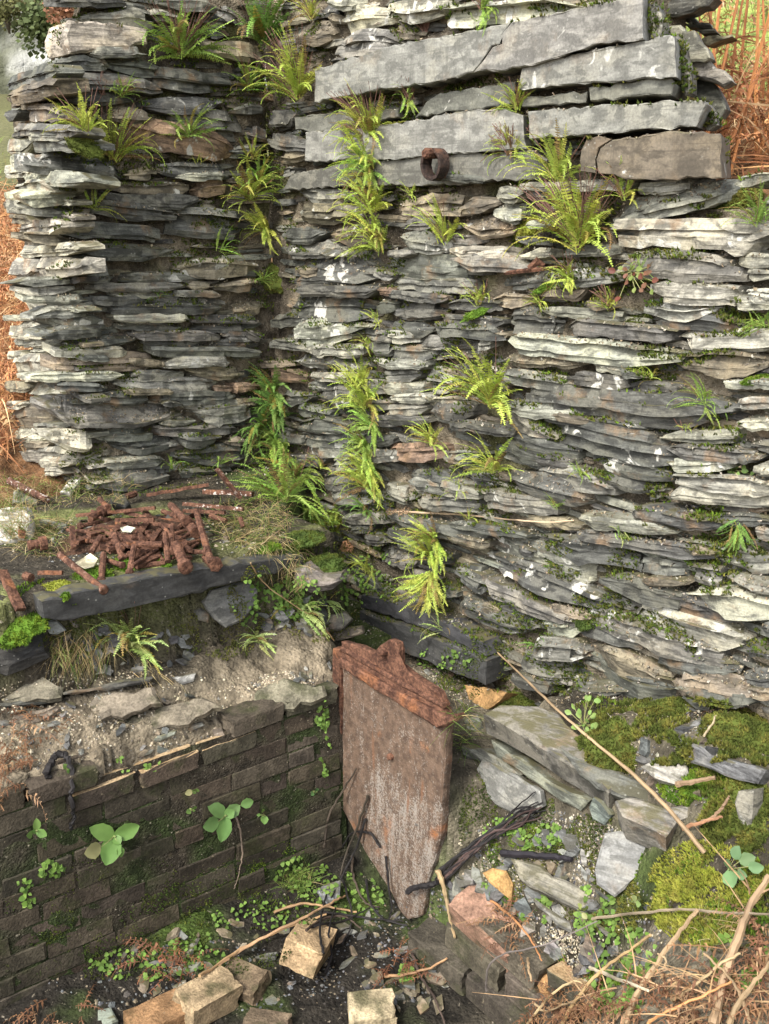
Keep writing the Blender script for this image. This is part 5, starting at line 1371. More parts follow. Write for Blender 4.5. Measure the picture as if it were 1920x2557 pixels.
for a in [
 (660, 440, 1340, 375, 62, 'bar', 'long rusty flat bar across the back of the bolt heap', .03, .05, 0),
 (1265, 265, 1800, 175, 66, 'bar', 'rusty flat bar at the foot of the left wall, above the heap', .03, .05, .1),
 (80, 140, 410, 305, 60, 'rod', 'long rusty rod with flaking pale crust on the far left grass', .03, .02, .9),
 (170, 400, 190, 620, 52, 'bar', 'rusty bar standing on the white flat slate', .05, .03, .1),
 (15, 920, 180, 1255, 82, 'bar', 'orange rusty strip leaning over the left end of the slab', .06, -.01, 0),
 (515, 780, 890, 1080, 58, 'bolt', 'long bolt with a wide head reaching over the slab edge', .05, .012, .35),
 (895, 770, 875, 1010, 58, 'bolt', 'upright short bolt right of the pottery shard', .035, .012, .2),
 (620, 540, 635, 720, 40, 'bar', 'rusty strip standing upright at the left side of the heap', .05, .02, .1),
 (330, 935, 540, 935, 50, 'bar', 'rusty curved strip half sunk in moss behind the slab', .02, .02, 0),
 (1160, 700, 1120, 935, 52, 'bolt', 'rusty bolt leaning forward at the front of the heap', .07, .015, 0),
 (1160, 885, 1425, 850, 50, 'rod', 'rusty rod lying parallel to the slab in front of the heap', .012, .015, 0),
 (1150, 690, 1400, 690, 54, 'rod', 'rusty rod across the middle of the heap', .06, .06, 0),
 (1425, 590, 1450, 840, 52, 'rod', 'rusty rod with a pale cut end pointing at the slab', .08, .02, 0),
 (1520, 690, 1600, 880, 88, 'thread', 'fat bolt with coarse screw threads and an orange patch', .05, .03, 0),
 (1490, 520, 1480, 760, 46, 'rod', 'rusty rod just behind the fat threaded bolt', .07, .04, 0),
 (990, 600, 1060, 810, 60, 'bolt', 'rusty bolt standing slanted below the green grass tuft', .07, .02, 0),
 (870, 620, 790, 760, 52, 'rod', 'rusty rod left of the green grass tuft', .06, .03, 0),
 (1000, 480, 1330, 480, 56, 'bar', 'rusty bar behind the glass-like shard', .065, .065, 0),
 (780, 460, 880, 400, 66, 'bolt', 'thick rusty bolt end under the long flat bar', .05, .06, 0),
 (860, 300, 930, 370, 46, 'bolt', 'small rusty bolt beside the black clinker', .05, .05, 0),
 (1080, 285, 1170, 250, 56, 'rod', 'stub of rusty rod right of the black clinker', .03, .03, 0),
 (240, 700, 370, 680, 90, 'bolt', 'rusty nut and bolt half hidden in dry grass', .03, .03, .2),
 (215, 960, 270, 980, 80, 'rod', 'rusty lump sunk in the moss near the orange strip', .02, .02, 0),
]:
    iron_bar(*a[:7], h0=a[7], h1=a[8], pale=a[9])
for a in [
 (490, 40, 690, 290, 56, 'bar', 'rusty strip leaning against the foot of the wall', .16, .05, .5),
 (380, 235, 800, 255, 92, 'bar', 'wide rusty bar with pale flaking paint', .05, .05, .8),
 (200, 340, 720, 385, 66, 'bar', 'rusty bar speckled with white, in front of the wide one', .05, .04, .7),
 (310, 400, 440, 850, 58, 'rod', 'long rusty rod running forward to the slab edge', .07, .02, 0),
 (400, 800, 470, 860, 92, 'bolt', 'knobbly rust lump at the end of the long rod', .01, .01, 0),
 (90, 350, 220, 480, 66, 'bolt', 'rusty bolt slanting under the speckled bar', .06, .06, 0),
 (230, 490, 310, 590, 100, 'rod', 'thick dark lump of rust right of the threaded bolt', .04, .03, 0),
 (430, 440, 570, 490, 50, 'rod', 'rusty rod poking out of the tan grass', .04, .03, .1),
 (690, 460, 715, 540, 44, 'rod', 'rusty stub standing in the tan grass', .04, .015, .2),
 (200, 400, 560, 415, 50, 'bar', 'dark rusty bar beneath the speckled one', .035, .035, 0),
 (20, 530, 100, 620, 34, 'rod', 'small orange rusty rod end by the threaded bolt', .08, .06, 0),
]:
    iron_bar(*a[:7], h0=a[7], h1=a[8], pale=a[9], ox=400)
for i in range(92):
    x = brg2.gauss(1150, 310); y = brg2.gauss(630, 130)
    if not (640 < x < 1720 and 400 < y < 850): continue
    a = brg2.uniform(0, 3.14); L = brg2.uniform(60, 190); hh = heap(x, y) * brg2.uniform(.2, .9)
    iron_bar(x - math.cos(a) * L, y - math.sin(a) * L * .5, x + math.cos(a) * L, y + math.sin(a) * L * .5, brg2.uniform(30, 54), brg2.choice(['bolt', 'bolt', 'rod', 'bar']), HEAPL, .012 + hh, .012 + hh + brg2.uniform(-.01, .02), 0.0, 'short rusty bolts in the heap', name='rusty_bolt')
# earth and rust scale that the heap sits in
mb = MB(); c0 = onZ(1130 * 480 / 1661, 1160 + 600 * 480 / 1661, ZL); K = 30; J = 10
vs = []
for j in range(J + 1):
    for i in range(K):
        a = 6.283 * i / K; r = j / J; q = c0 + (-DL * math.cos(a) * .27 + NL * math.sin(a) * .20) * r
        q.z = ZL - .02 + .055 * (1 - r * r) + .012 * noise.noise(q * 25); vs.append(q)
mb.add(vs, [(j * K + i, (j + 1) * K + i, (j + 1) * K + (i + 1) % K, j * K + (i + 1) % K) for j in range(J) for i in range(K)], (.06, .032, .02))
obj('rust_scale', mesh('rust_scale', mb, M_GROUND), kind='stuff', label='rust scale and earth under the bolt heap')
# rusty angle iron stub in the wall
p, nn_ = hit(1320, 678); mb = MB()
tube(mb, [onR(1262, 682, .03), onR(1330, 674, .05), onR(1392, 668, .03)], [.006, .007, .005], k=5)
ai = thing('iron_hook', p, 'bit of rusty red angle iron stuck in a joint left of the largest fern', 'iron scrap')
obj('arm', mesh('arm', mb, M_RUST), ai, Matrix.Identity(4), color=(.2, .1, .06, 0))
mb = MB(); tube(mb, [onR(1322, 672, .055), onR(1342, 652, .04), onR(1358, 664, .03)], [.010, .012, .007], k=5)
obj('plate', mesh('plate', mb, M_RUST), ai, Matrix.Identity(4), color=(.2, .1, .06, 0))

# ================================================================== STEMS, STRAWS, BLACK STALKS
trg = random.Random(313)
STRAW = (.27, .19, .11); BROWNS = (.23, .15, .095); BLACK = (.018, .016, .016); ORNG = (.42, .20, .085)
def stem(pts, r0, r1, col, label, name, cat, group=None, zoom=None, offs=None, wob=.002, abs_z=None, n=6, k=6):
    """pts in photo pixels; offs = height of each point above what lies behind it, along the view ray"""
    P = []
    for i, (x, y) in enumerate(pts):
        p, nor = hit(x, y); o = (offs[i] if offs else .012)
        P.append(p - ray(x, y).normalized() * o)
    # keep the line smooth in depth
    ds = [p.dot(CF) for p in P]
    for _ in range(2):
        ds = [ds[0]] + [min(ds[i], (ds[i - 1] + ds[i + 1]) / 2 * .5 + ds[i] * .5) for i in range(1, len(ds) - 1)] + [ds[-1]]
    P = [p * (d_ / p.dot(CF)) for p, d_ in zip(P, ds)]
    C = curve_pts(P, n, trg, wob) if len(P) > 2 else [P[0].lerp(P[1], i / 6) for i in range(7)]
    m = len(C); mb = MB()
    tube(mb, C, [lerp(r0, r1, i / (m - 1)) * trg.uniform(.85, 1.12) for i in range(m)], k=k)
    return obj(name, mesh(name, mb, M_STALK), None, Matrix.Identity(4), label, cat, group, color=(*jc(col, trg, .12), 1))
def Dp(L): return [D(x, y) for x, y in L]
stem(Dp([(1075, 1410), (1130, 1462), (1200, 1530), (1280, 1600), (1370, 1675), (1450, 1755), (1522, 1842)]), .0025, .0055, (.30, .21, .125), 'long dry stem running diagonally down from the lintels to the yellow moss', 'dry_twig', 'twig', offs=[.03, .08, .06, .05, .09, .10, .05], wob=.0008)
s_ = stem(Dp([(838, 1105), (900, 1107), (1000, 1112), (1100, 1122), (1180, 1128), (1240, 1124)]), .0035, .0022, (.46, .34, .23), 'pale dry flower stem lying across the right wall with a seed head', 'flower_stem', 'stem', offs=[.03, .035, .03, .03, .03, .02], wob=.0006)
mb = MB()
for i in range(130):
    p = onR(965 + trg.uniform(0, 62), 1278 + trg.gauss(0, 5), .10)
    p, _n = hit(965 + trg.uniform(0, 60), 1278 + trg.gauss(0, 5)); p = p - ray(990, 1278).normalized() * .03
    r = trg.uniform(.003, .006); vs = [p + Vector((trg.uniform(-1, 1), trg.uniform(-1, 1), trg.uniform(-1, 1))).normalized() * r for _ in range(4)]
    mb.add(vs, [(0, 1, 2), (0, 2, 3), (0, 3, 1), (1, 3, 2)])
obj('seed_head', mesh('seed_head', mb, M_STALK), s_, Matrix.Identity(4), color=(.30, .20, .12, 1))
# black rotted stalks from the plate to the right
for i in range(16):
    y0 = trg.uniform(-14, 16); y1 = trg.uniform(-16, 22); b = trg.uniform(-12, 14)
    stem(Dp([(945 + trg.uniform(-8, 20), 1895 + y0), (1000, 1850 + y0 * .8 + b * .4), (1060, 1800 + b + y1 * .4), (1115 + trg.uniform(-10, 10), 1765 + y1), (1165 + trg.uniform(-30, 15), 1740 + y1 + trg.uniform(-20, 20))]),
         .0042 * trg.uniform(.5, 1.3), .002, BLACK if i % 4 else (.07, .045, .04), 'black rotted stalk in the bundle right of the iron plate', 'black_stalk', 'stalk', 'black stalks bundled beside the plate', offs=[.02, .03, .03, .02, .01])
stem(Dp([(880, 1926), (900, 1915), (925, 1913), (945, 1906)]), .009, .008, BLACK, 'thick black stalk stub poking left across the plate tip', 'black_stalk', 'stalk', offs=[.06, .05, .04, .03])
stem(Dp([(1085, 1843), (1140, 1846), (1200, 1851), (1235, 1857)]), .010, .006, (.02, .019, .022), 'black straight stick lying above the long brown slate', 'black_stick', 'stick', offs=[.02, .02, .02, .02])
for i, L in enumerate([[(795, 1720), (770, 1790), (745, 1850), (735, 1900)], [(820, 1830), (800, 1800), (760, 1800), (740, 1830)], [(790, 1770), (770, 1830), (745, 1880), (715, 1940)], [(700, 1830), (712, 1760), (745, 1700), (770, 1660)],
        [(835, 1850), (838, 1900), (845, 1960), (838, 1990)], [(690, 1970), (745, 1975), (800, 1985), (870, 1990)], [(660, 2010), (700, 1985), (740, 1980), (780, 2005)], [(700, 2060), (690, 2010), (700, 1950), (720, 1900)], [(790, 1900), (800, 1950), (830, 1985), (880, 2000)], [(760, 1850), (765, 1900), (790, 1950), (820, 1960)],
        [(735, 1890), (750, 1930), (760, 1990), (740, 2040)], [(610, 2030), (680, 2000), (740, 1990), (800, 1960)], [(890, 2060), (910, 2110), (940, 2160), (960, 2212)], [(705, 2100), (715, 2060), (710, 2010), (725, 1960)]]):
    stem(Dp(L), .0045, .0022, BLACK if i % 3 else (.06, .045, .035), ['thin black root on the pit floor beneath the iron plate', 'black root sloping down the brick corner left of the plate'][1 if i < 4 else 0], 'black_root', 'root', 'black roots on the pit floor', offs=[.02] * len(L))
stem(Dp([(110, 1700), (102, 1670), (112, 1640), (135, 1628), (150, 1645), (156, 1700), (157, 1760), (154, 1790)]), .011, .005, BLACK, 'black twisted root hooked over the brick edge at the left', 'black_root', 'root', offs=[.02, .02, .03, .03, .02, .02, .02, .015], wob=.005)
stem(Dp([(510, 1765), (520, 1800), (523, 1850), (515, 1890), (505, 1920)]), .0035, .0012, (.17, .13, .10), 'dry root dangling below the right foxglove on the bricks', 'dry_root', 'root', offs=[.02, .03, .03, .02, .015])
# straws and fronds on the pit floor
for L, lab in [([(470, 2085), (560, 2030), (650, 1985), (715, 1950), (745, 1935)], 'tan dead stem across the floor, longest of the pair'), ([(430, 2110), (520, 2050), (620, 2005), (705, 1975)], 'tan dead stem across the floor, beside the longest'),
               ([(590, 1970), (650, 1952), (700, 1958), (770, 1970)], 'thin tan stem near the green weeds of the floor'), ([(830, 2110), (880, 2105), (930, 2090), (965, 2070)], 'thin tan stem right of the standing cream brick')]:
    stem(Dp(L), .0045, .003, (.33, .21, .11), lab, 'dead_stem', 'stem', offs=[.02] * len(L))
stem(Dp([(945, 1880), (955, 1905), (965, 1945), (972, 1985), (982, 2025)]), .008, .004, STRAW, 'bent split straw in front of the low brick wall', 'straw', 'straw', offs=[.05, .05, .04, .03, .02], wob=.0008)
STR = [
 ([(1350, 2212), (1375, 2150), (1420, 2080), (1470, 2010), (1508, 1965)], .007, 'pale thick straw rising to the right beside the yellow moss', STRAW),
 ([(1540, 2212), (1560, 2130), (1592, 2030), (1620, 1960), (1661, 1890)], .010, 'thickest pale straw rising to the right photo edge', STRAW),
 ([(1575, 2212), (1600, 2160), (1640, 2110), (1680, 2060)], .006, 'pale straw at the bottom right corner', STRAW),
 ([(1215, 2212), (1245, 2160), (1290, 2105), (1350, 2060), (1405, 2020)], .005, 'tan bracken stem from the bottom edge past the brick end', (.42, .28, .14)),
 ([(1140, 2212), (1190, 2150), (1240, 2120), (1260, 2128)], .0035, 'thin tan stem bending over the brick end', (.42, .30, .17)),
 ([(1060, 1945), (1110, 1985), (1150, 2035), (1170, 2075)], .0035, 'orange thin stem across the reddish brick', ORNG),
 ([(1150, 2165), (1180, 2185), (1215, 2170), (1240, 2165)], .003, 'thin tan twig at the end of the low bricks', STRAW),
 ([(1275, 2090), (1310, 2105), (1350, 2120), (1400, 2140)], .005, 'pale broken straw lying flat by the orange half brick', (.50, .42, .30)),
 ([(1280, 1985), (1380, 1972), (1470, 1965), (1560, 1972), (1661, 1975)], .004, 'long grey-brown stem lying across the yellow moss', (.25, .20, .14)),
 ([(1140, 2070), (1142, 2090), (1147, 2120)], .004, 'short pale straw on the reddish brick', STRAW),
 ([(1365, 2120), (1420, 2100), (1440, 2075), (1420, 2060)], .003, 'curled thin straw under the thick pale one', STRAW),
 ([(1462, 1693), (1500, 1688), (1545, 1680)], .008, 'pale straw stub lying on the flat green moss', STRAW),
 ([(1510, 1780), (1540, 1765), (1560, 1745), (1575, 1720)], .005, 'brown twig under the upright slate on the right', BROWNS),
 ([(1475, 1790), (1520, 1775), (1560, 1765)], .005, 'reddish broken stem by the dark gap on the right', (.32, .16, .09)),
 ([(1520, 1590), (1540, 1560), (1548, 1545), (1575, 1538)], .003, 'small pale twig on the big olive moss', (.40, .33, .2)),
 ([(1450, 2160), (1500, 2130), (1560, 2080), (1600, 2060)], .004, 'tan straw crossing the dead fronds at the lower right', STRAW),
 ([(1620, 2212), (1600, 2150), (1570, 2105), (1520, 2060)], .004, 'tan straw leaning left at the lower right', STRAW),
 ([(1400, 2212), (1430, 2190), (1520, 2150), (1580, 2120)], .0035, 'thin orange stem among dead fronds at the lower right', ORNG),
 ([(1050, 2140), (1055, 2090), (1090, 2060), (1180, 2040), (1290, 1990)], .003, 'grey bramble stem arching over the low brick wall', (.14, .115, .11)),
]
for L, r, lab, c in STR:
    stem(Dp(L), r, r * .6, c, lab, 'straw' if c == STRAW else 'dead_stem', 'straw' if c == STRAW else 'stem', offs=[.03 + .05 * (i / max(1, len(L) - 1)) for i in range(len(L))], wob=.0015)
stem(Dp([(540, 1215), (575, 1265), (640, 1310), (690, 1345)]), .0022, .0014, (.40, .28, .15), 'thin tan runner hanging from the grass over the ledge slab', 'runner', 'stem', offs=[.03, .04, .03, .02])
stem(Dp([(565, 1175), (610, 1142), (660, 1105)]), .0018, .0014, (.46, .36, .2), 'thin straw leaning in the tan grass on the ledge', 'straw', 'straw', offs=[.03, .05, .05])
# crumpled dead bracken, lower right and left (leaflets on curved stems): countless
def bracken_frond(mb, p, d, L, col, rg, bend, w=.16, curl=1.0):
    d = d.normalized(); side = d.cross(Vector((rg.uniform(-.5, .5), rg.uniform(-.5, .5), 1))).normalized(); q = p.copy(); n = 9
    for i in range(n):
        d = (d + bend * (1 / n)).normalized(); q2 = q + d * L / n
        s = d.cross(side).normalized()
        mb.add([q - side * .0012, q + side * .0012, q2 + side * .0010, q2 - side * .0010], [(0, 1, 2, 3)], jc(col, rg, .2))
        for sg in (-1, 1):
            ln = L * w * (1 - i / n * .7) * rg.uniform(.6, 1.2)
            e = (side * sg + d * .5 + s * rg.uniform(-.8, .8) * curl).normalized()
            a = q2 + e * ln * .5 + s * rg.uniform(-.2, .2) * ln; b = q2 + e * ln + Vector((0, 0, -ln * .5))
            wv = d * ln * .17
            mb.add([q2 - wv * .4, q2 + wv * .4, a + wv, b, a - wv], [(0, 1, 2, 4), (4, 2, 3)], jc(col, rg, .3))
        q = q2
mb = MB()
for (cx, cy, rx, ry, n, L, cols) in [(1500, 2180, 150, 45, 80, .11, 0), (1230, 2175, 80, 40, 36, .09, 0), (1630, 2080, 40, 70, 34, .12, 0), (1110, 2000, 70, 50, 26, .09, 0), (55, 1600, 60, 70, 30, .12, 0), (20, 1680, 30, 50, 20, .10, 0), (350, 2080, 80, 25, 26, .11, 1), (880, 2090, 60, 40, 22, .08, 1), (130, 2200, 80, 30, 14, .10, 0), (1570, 1545, 50, 15, 10, .06, 0), (1300, 2190, 80, 30, 60, .1, 0)]:
    for p, nor in on_ground(cx, cy, rx, ry, n, trg):
        d = Vector((trg.gauss(0, 1), trg.gauss(-.2, .8), trg.uniform(.1, .9)))
        c = trg.choice([(.17, .085, .045), (.22, .12, .06), (.14, .07, .04), (.28, .17, .095)] if cols == 0 else [(.20, .085, .045), (.15, .07, .04)])
        bracken_frond(mb, p + nor * trg.uniform(.0, .03), d, L * trg.uniform(.6, 1.3), c, trg, Vector((trg.gauss(0, .8), trg.gauss(0, .8), -1.2)))
for (cx, cy, rx, ry, n) in [(1520, 2160, 150, 60, 60), (1280, 2170, 90, 40, 16), (1640, 1990, 30, 80, 12)]:
    for p, nor in on_ground(cx, cy, rx, ry, n, trg):
        ribbon(mb, p + nor * .01, Vector((trg.gauss(0, 1), trg.gauss(0, 1), trg.uniform(0, 1))), trg.uniform(.08, .25), .004, Vector((trg.gauss(0, .5), trg.gauss(0, .5), -.6)), jc((.40, .26, .14), trg, .3), trg, 5)
obj('dead_bracken', mesh('dead_bracken', mb, M_DEAD), kind='stuff', label='crumpled dead bracken lying about the pit')

# ================================================================== MOSS CARPETS (countless tufts)
mb = MB()
for (cx, cy, rx, ry, n, tone, h, seedn) in [(1450, 1580, 215, 75, 7000, 'o', .011, .05), (1590, 1720, 90, 130, 4200, 'o', .012, .0), (1530, 1700, 110, 50, 2200, 'b', .008, .1), (1520, 1930, 125, 115, 4200, 'y', .008, .12), (1600, 1890, 70, 70, 2500, 'y', .009, .05), (1500, 1960, 90, 90, 2500, 'y', .010, .05), (1560, 1940, 120, 110, 1500, 'b', .010, .0), (1250, 1790, 150, 70, 2600, 'd', .007, .05), (1200, 1900, 120, 90, 1800, 'o', .007, .0), (1330, 1960, 90, 60, 1500, 'o', .008, .05), (1469, 1922, 36, 28, 700, 'y', .008, 1.0), (1560, 1950, 130, 110, 1500, 'o', .008, .1), (1120, 1930, 70, 50, 900, 'b', .006, .0),
    (1060, 1700, 90, 90, 1300, 'd', .007, -.05), (1140, 1840, 90, 60, 1500, 'b', .007, .0), (1030, 1790, 40, 110, 700, 'd', .007, .0), (1270, 2100, 100, 40, 1200, 'b', .009, .0), (560, 1950, 260, 60, 2200, 'd', .007, -.1), (120, 1280, 90, 30, 900, 'b', .007, -.05), (620, 1180, 110, 20, 1500, 'd', .007, .1),
    (560, 1290, 70, 70, 1500, 'o', .006, .0), (300, 1370, 260, 50, 2200, 'o', .006, .0), (330, 1950, 330, 130, 2600, 'd', .005, -.08), (300, 2060, 330, 60, 3000, 'd', .006, .05), (620, 1900, 90, 90, 1200, 'b', .005, .0), (520, 1400, 90, 30, 900, 'o', .006, .0), (690, 1330, 90, 60, 1400, 'o', .006, -.05), (1330, 1860, 60, 60, 700, 'b', .008, .0), (220, 1360, 110, 30, 700, 'o', .006, -.05), (320, 1150, 250, 40, 1100, 'd', .006, -.1), (780, 1180, 60, 40, 700, 'o', .006, .0), (1010, 1440, 60, 70, 900, 'd', .006, 0), (700, 1950, 60, 60, 500, 'd', .007, -.1), (1120, 2120, 90, 40, 500, 'd', .006, -.1)]:
    for p, nor in on_ground(cx, cy, rx, ry, n, mrg, cx > 1000 and cy > 1650):
        if noise.noise(p * 11 + Vector((cx, 0, 0))) + seedn < 0: continue
        f = sstep(-.35, .45, noise.noise(p * 28)); c = tuple(lerp(a, b, f) for a, b in zip(*MG[tone]))
        tuft(mb, p, (nor + Vector((0, 0, .5))).normalized(), h, c, mrg)
obj('moss', mesh('moss', mb, M_MOSS), kind='stuff')

# ================================================================== BROAD-LEAVED PLANTS
plg = random.Random(12)
def leaf_mesh(L, W, curl, rg, notch=0.0):
    mb = MB(); n = 8; m = 4; vs = []
    for i in range(n + 1):
        t = i / n; w = W * (math.sin(math.pi * min(1, t * .92 + .06)) ** .75) * (1 if t < .97 else .4)
        for j in range(-m // 2, m // 2 + 1):
            s = j / (m / 2)
            vs.append(Vector((s * w * (1 + .06 * math.sin(i * 2.4 + j)), t * L, -curl * t * t * L + abs(s) * w * .25 + rg.gauss(0, .02) * W)))
    k = m + 1
    mb.add(vs, [(i * k + j, i * k + j + 1, (i + 1) * k + j + 1, (i + 1) * k + j) for i in range(n) for j in range(m)])
    return mesh('leaf', mb, M_BROAD, smooth=True)
def plant(x, y, leaves, label, name='foxglove', cat='seedling', col=(.16, .26, .06), face=None, group='leafy seedlings on the brick wall', off=.012):
    """leaves: (tip x, tip y, width) in photo pixels from the crown at (x, y)"""
    p, nor = hit(x, y); fn = (face or NL) + Vector((0, 0, .45)); fn.normalize(); p = p + fn * max(off, .022)
    o = thing(name, p, label, cat, group)
    mb = MB(); tube(mb, [p - fn * off * 1.5, p, p + fn * .008], [.003, .004, .002], k=5)
    obj('stem', mesh('stem', mb, M_STALK), o, Matrix.Identity(4), color=(.16, .2, .07, 1))
    for tx, ty, wp, *cc in leaves:
        t = onplane(tx, ty, fn, p + fn * plg.uniform(.01, .03)); d = t - p; L = d.length; d.normalize(); root = p
        lw = wp / F * p.dot(CF)
        if L > 1.7 * lw:                                            # small leaf on a stalk of its own
            root = t - d * lw * 1.25 + fn * plg.uniform(0, .01); mb = MB(); tube(mb, [p, p.lerp(root, .5) + fn * .004, root], [.0012, .001, .0008], k=4)
            obj('leaf_stalk', mesh('leaf_stalk', mb, M_STALK), o, Matrix.Identity(4), color=(.2, .2, .08, 1))
            d = (d + Vector((plg.gauss(0, .4), 0, plg.gauss(0, .4)))).normalized(); L = lw * 1.25
        z = (fn + Vector((plg.gauss(0, .2), 0, plg.gauss(0, .2)))); z = (z - d * z.dot(d)).normalized(); xx = d.cross(z)
        W = wp / F * p.dot(CF) * .5
        obj('leaf', leaf_mesh(L, W, plg.uniform(.0, .2), plg), o, frame(xx, d, z, root), color=(*jc(cc[0] if cc else col, plg, .15, .06), 1))
G1 = (.17, .29, .075); GP = (.36, .36, .16)
plant(279, 2086, [(348, 2062, 44), (226, 2068, 42), (266, 2160, 52), (208, 2146, 40, GP), (300, 2108, 24), (305, 2140, 22)], 'biggest leafy seedling on the bricks, with one yellowed leaf', col=G1)
plant(555, 2035, [(524, 2010, 36), (508, 2078, 38), (553, 2103, 42), (600, 2012, 34), (627, 1990, 26), (585, 2025, 28)], 'second leafy seedling on the bricks, its leaves rising to the right', col=(.15, .27, .085))
plant(86, 2072, [(92, 2045, 20), (64, 2092, 20), (116, 2088, 22), (86, 2080, 14)], 'small three-leaved seedling at the far left of the bricks', col=G1)
plant(651, 2035, [(652, 2022, 10), (661, 2058, 20), (642, 2032, 8)], 'tiny seedling to the right of the second one', col=G1)
plant(473, 2020, [(488, 2014, 14), (466, 2028, 14), (484, 2026, 10)], 'tiny seedling left of the second one', col=G1)
plant(478, 1975, [(492, 1970, 20), (464, 1976, 16, GP), (484, 1980, 12)], 'little seedling below the broken brick edge', col=G1)
plant(780, 1976, [(792, 1968, 12), (768, 1978, 12), (786, 1985, 10)], 'little herb on the bricks close to the plate', col=(.12, .25, .09))
plant(165, 1922, [(158, 1912, 14), (172, 1926, 12)], 'sprout of green beside the black hooked root', col=G1)
hb = [(1466 + plg.gauss(0, 22), 1790 + plg.gauss(0, 26), plg.uniform(10, 18)) for _ in range(22)]
plant(1470, 1812, hb, 'pale green lobed herb beside the long dry stem', 'herb', 'herb', (.24, .36, .10), NR, 'herbs among the stones')
plant(1840, 2170, [(1880, 2130, 34), (1845, 2115, 30), (1815, 2150, 26), (1900, 2160, 30), (1828, 2215, 44), (1870, 2190, 28)], 'blue-green nettle-like herb at the right edge of the yellow moss', 'herb', 'herb', (.17, .28, .13), NR, 'herbs among the stones', .03)
plant(1590, 690, [(1588 + plg.gauss(0, 28), 695 + plg.gauss(0, 36), plg.uniform(10, 16), plg.choice([(.17, .06, .04), (.20, .10, .06), (.20, .26, .07)])) for _ in range(22)], 'red-leaved herb growing in a joint of the right wall', 'herb', 'herb', (.3, .08, .05), NR, 'herbs among the stones', .02)
plant(1840, 1180, [(1835 + plg.gauss(0, 30), 1180 + plg.gauss(0, 20), plg.uniform(10, 16)) for _ in range(16)], 'light green herb in a joint near the right photo edge', 'herb', 'herb', (.22, .33, .09), NR, 'herbs among the stones', .02)
plant(1465, 2270, [(1450, 2262, 16), (1480, 2268, 18), (1466, 2285, 14, GP)], 'pale yellow sprout on the long brown slate', 'herb', 'herb', (.33, .38, .12), NR, 'herbs among the stones', .03)
plant(1600, 2250, [(1585, 2240, 20), (1618, 2238, 22), (1600, 2262, 16)], 'pale leaf pair beside the standing pale slate', 'herb', 'herb', (.28, .36, .13), NR, 'herbs among the stones', .03)

# ================================================================== BEYOND THE WALLS
hrg = random.Random(41)
def hill_z(x, y): return ground(x, y)[0]
mb = MB()
for i in range(12000):
    if i % 5 < 3:
        x = hrg.uniform(.7, 2.6); y = hrg.uniform(2.55, 4.6) if hrg.random() < .8 else hrg.uniform(4.4, 6)
        if (Vector((x, y, 0)) - P0).dot(NR) > -.45: continue
        if y > 3.75 + .35 * noise.noise(Vector((x * 1.5, y, 0))) and hrg.random() < .9: continue
    else:
        y = hrg.uniform(3.9, 8.5); x = -y * hrg.uniform(.32, .40)
        q_ = Vector((x, y, 0)) - P0
        if q_.dot(NL) > -.6 and q_.dot(DL) < SE + .15: continue
    p = Vector((x, y, hill_z(x, y) + hrg.random() ** 1.5 * .30))
    d = Vector((hrg.gauss(0, 1), hrg.gauss(0, 1), hrg.gauss(.1, .7)))
    c = jc(hrg.choice([(.42, .20, .09), (.50, .27, .12), (.33, .15, .07), (.55, .37, .20), (.25, .11, .055)]), hrg, .25)
    if hrg.random() < .3: bracken_frond(mb, p, d, hrg.uniform(.10, .22), c, hrg, Vector((hrg.gauss(0, .8), hrg.gauss(0, .8), -.9)), .2)
    else: ribbon(mb, p, d, hrg.uniform(.12, .38), .006, Vector((hrg.gauss(0, 1.2), hrg.gauss(0, 1.2), hrg.gauss(-.7, .6))), c, hrg, 5)
obj('bracken', mesh('bracken', mb, M_DEAD), kind='stuff', label='mass of rust-coloured dead bracken on the hillside')
mb = MB()
for i in range(4200):
    if i % 4 < 3: x = hrg.uniform(1.0, 3.0); y = hrg.uniform(3.6, 7.5)
    else:
        y = hrg.uniform(4, 14); x = -y * hrg.uniform(.28, .48)
        if hrg.random() < .4: continue
    p = Vector((x, y, hill_z(x, y)))
    ribbon(mb, p, Vector((hrg.gauss(0, .5), hrg.gauss(0, .5), 1)), hrg.uniform(.06, .16), .008, Vector((hrg.gauss(0, .5), hrg.gauss(0, .5), -.6)), jc((.24, .30, .08), hrg, .3), hrg, 3)
obj('hill_grass', mesh('hill_grass', mb, M_GRASS), kind='stuff')
for i in range(16):
    px = hrg.uniform(1770, 1925); py = hrg.uniform(230, 330); L = hrg.uniform(.5, .95)
    d = ray(px, py); y = hrg.uniform(2.9, 3.6); p = d * (y / d.y); p.z = hill_z(p.x, p.y)
    b = Vector((hrg.uniform(-.25, .3), hrg.uniform(-.1, .1), 1)).normalized()
    pts = []; q = p.copy()
    for k in range(7):
        pts.append(q.copy()); b = (b + Vector((hrg.uniform(-.05, .09), 0, 0))).normalized(); q = q + b * L / 6
    mb = MB(); tube(mb, pts, [.0058 * (1 - .1 * k) for k in range(7)], k=5)
    obj('bracken_stem', mesh('bracken_stem', mb, M_STALK), None, Matrix.Identity(4), 'upright orange bracken stem on the hillside behind the right wall', 'stem', 'upright bracken stems', color=(*jc((.44, .19, .075), hrg, .2), 1))
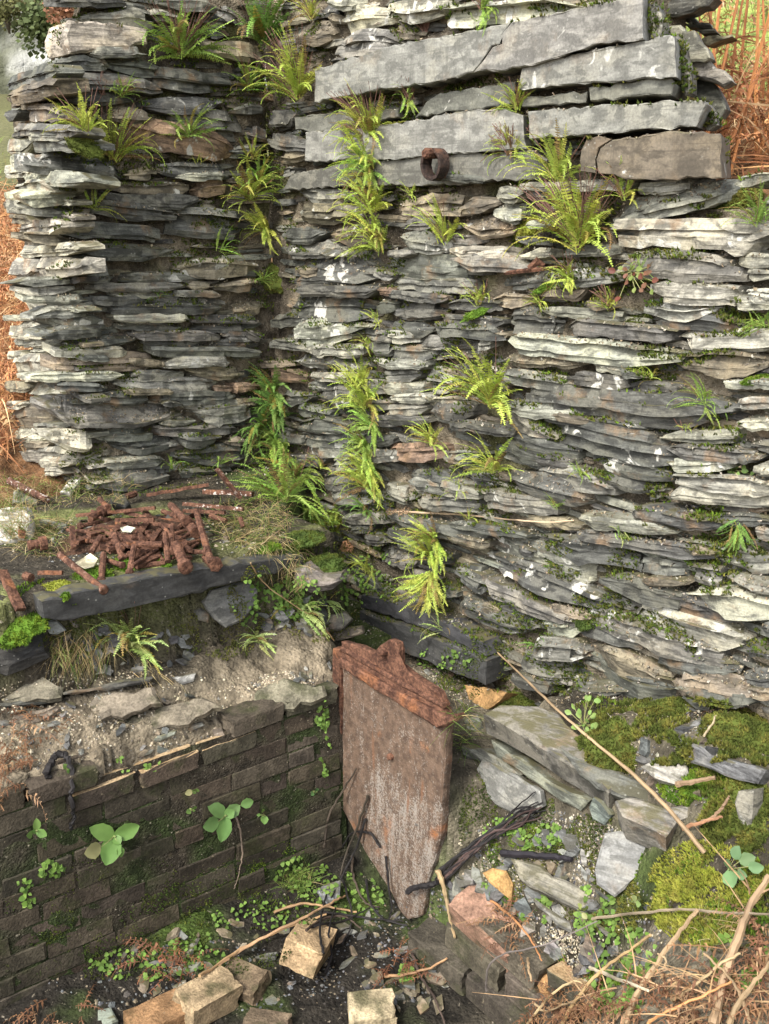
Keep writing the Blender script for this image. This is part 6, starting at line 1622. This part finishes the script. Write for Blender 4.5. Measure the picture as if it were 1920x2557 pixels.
# rock face far behind on the left
mb = MB(); nx_, nz_ = 70, 60
for j in range(nz_ + 1):
    for i in range(nx_ + 1):
        x = -16 + 14 * i / nx_; z = -1.5 + 15 * j / nz_
        y = 26 + .25 * z + 1.8 * noise.noise(Vector((x * .35, z * .2, 1))) + .6 * noise.noise(Vector((x * 1.3, z * .9, 4))) + .25 * noise.noise(Vector((x * 4, z * 3, 4)))
        k = noise.noise(Vector((x * .55, z * .4, 9))) + .35 * noise.noise(Vector((x * 2.2, z * 2, 3)))
        c = [lerp(a, b, sstep(-.15, .3, k)) for a, b in zip((.12, .125, .085), (.40, .40, .37))]
        g = sstep(.0, .4, noise.noise(Vector((x * .5 + 7, z * .5, 2))) + (z - 7.0) * .25)
        c = [lerp(a, b, g) for a, b in zip(c, (.17, .13, .06))]
        mb.v.append(Vector((x, y, z))); mb.c.append(tuple(c))
for j in range(nz_):
    for i in range(nx_):
        a = j * (nx_ + 1) + i; mb.f.append((a, a + 1, a + nx_ + 2, a + nx_ + 1))
mb.m = [0] * len(mb.f)
obj('cliff', mesh('cliff', mb, M_ROCKFAR, smooth=True), kind='structure')
def far_shrub(px, py, dist, r, col, n, label):
    d = ray(px, py); c = d * (dist / d.y)
    o = thing('shrub', c - Vector((0, 0, r)), label, 'shrub'); m1 = MB(); m2 = MB()
    for k in range(7):
        e = c + Vector((hrg.gauss(0, .4), hrg.gauss(0, .3), hrg.uniform(-.1, .5))) * r
        tube(m1, [c - Vector((0, -.3 * r, r * 1.1)), c.lerp(e, .4), e], [.05 * r, .03 * r, .01 * r], k=5)
    for k in range(n):
        v = Vector((hrg.gauss(0, .5), hrg.gauss(0, .4), hrg.gauss(0, .38)))
        if v.length > 1.15: continue
        q = c + v * r; s = .10 * r * hrg.uniform(.5, 1.2); a = Vector((hrg.gauss(0, 1), hrg.gauss(0, 1), hrg.gauss(0, 1))).normalized(); b = a.orthogonal().normalized()
        m2.add([q - b * s, q + a * s, q + b * s, q - a * s], [(0, 1, 2, 3)], jc(col, hrg, .4))
    obj('branches', mesh('branches', m1, M_STALK), o, Matrix.Identity(4), color=(.1, .08, .06, 1))
    obj('crown', mesh('crown', m2, M_GRASS), o, Matrix.Identity(4), kind='stuff')
far_shrub(118, 62, 23, .62, (.10, .125, .05), 1500, 'dark green shrub on the distant rock face, top left')
far_shrub(12, 20, 23, .42, (.13, .13, .05), 700, 'olive shrub at the top left photo corner')
far_shrub(168, 28, 22, .42, (.26, .13, .075), 800, 'rust-brown bush behind the pale top block of the left wall')
far_shrub(60, 10, 24, .35, (.16, .14, .06), 500, 'brownish bush between the olive and the dark green shrub')
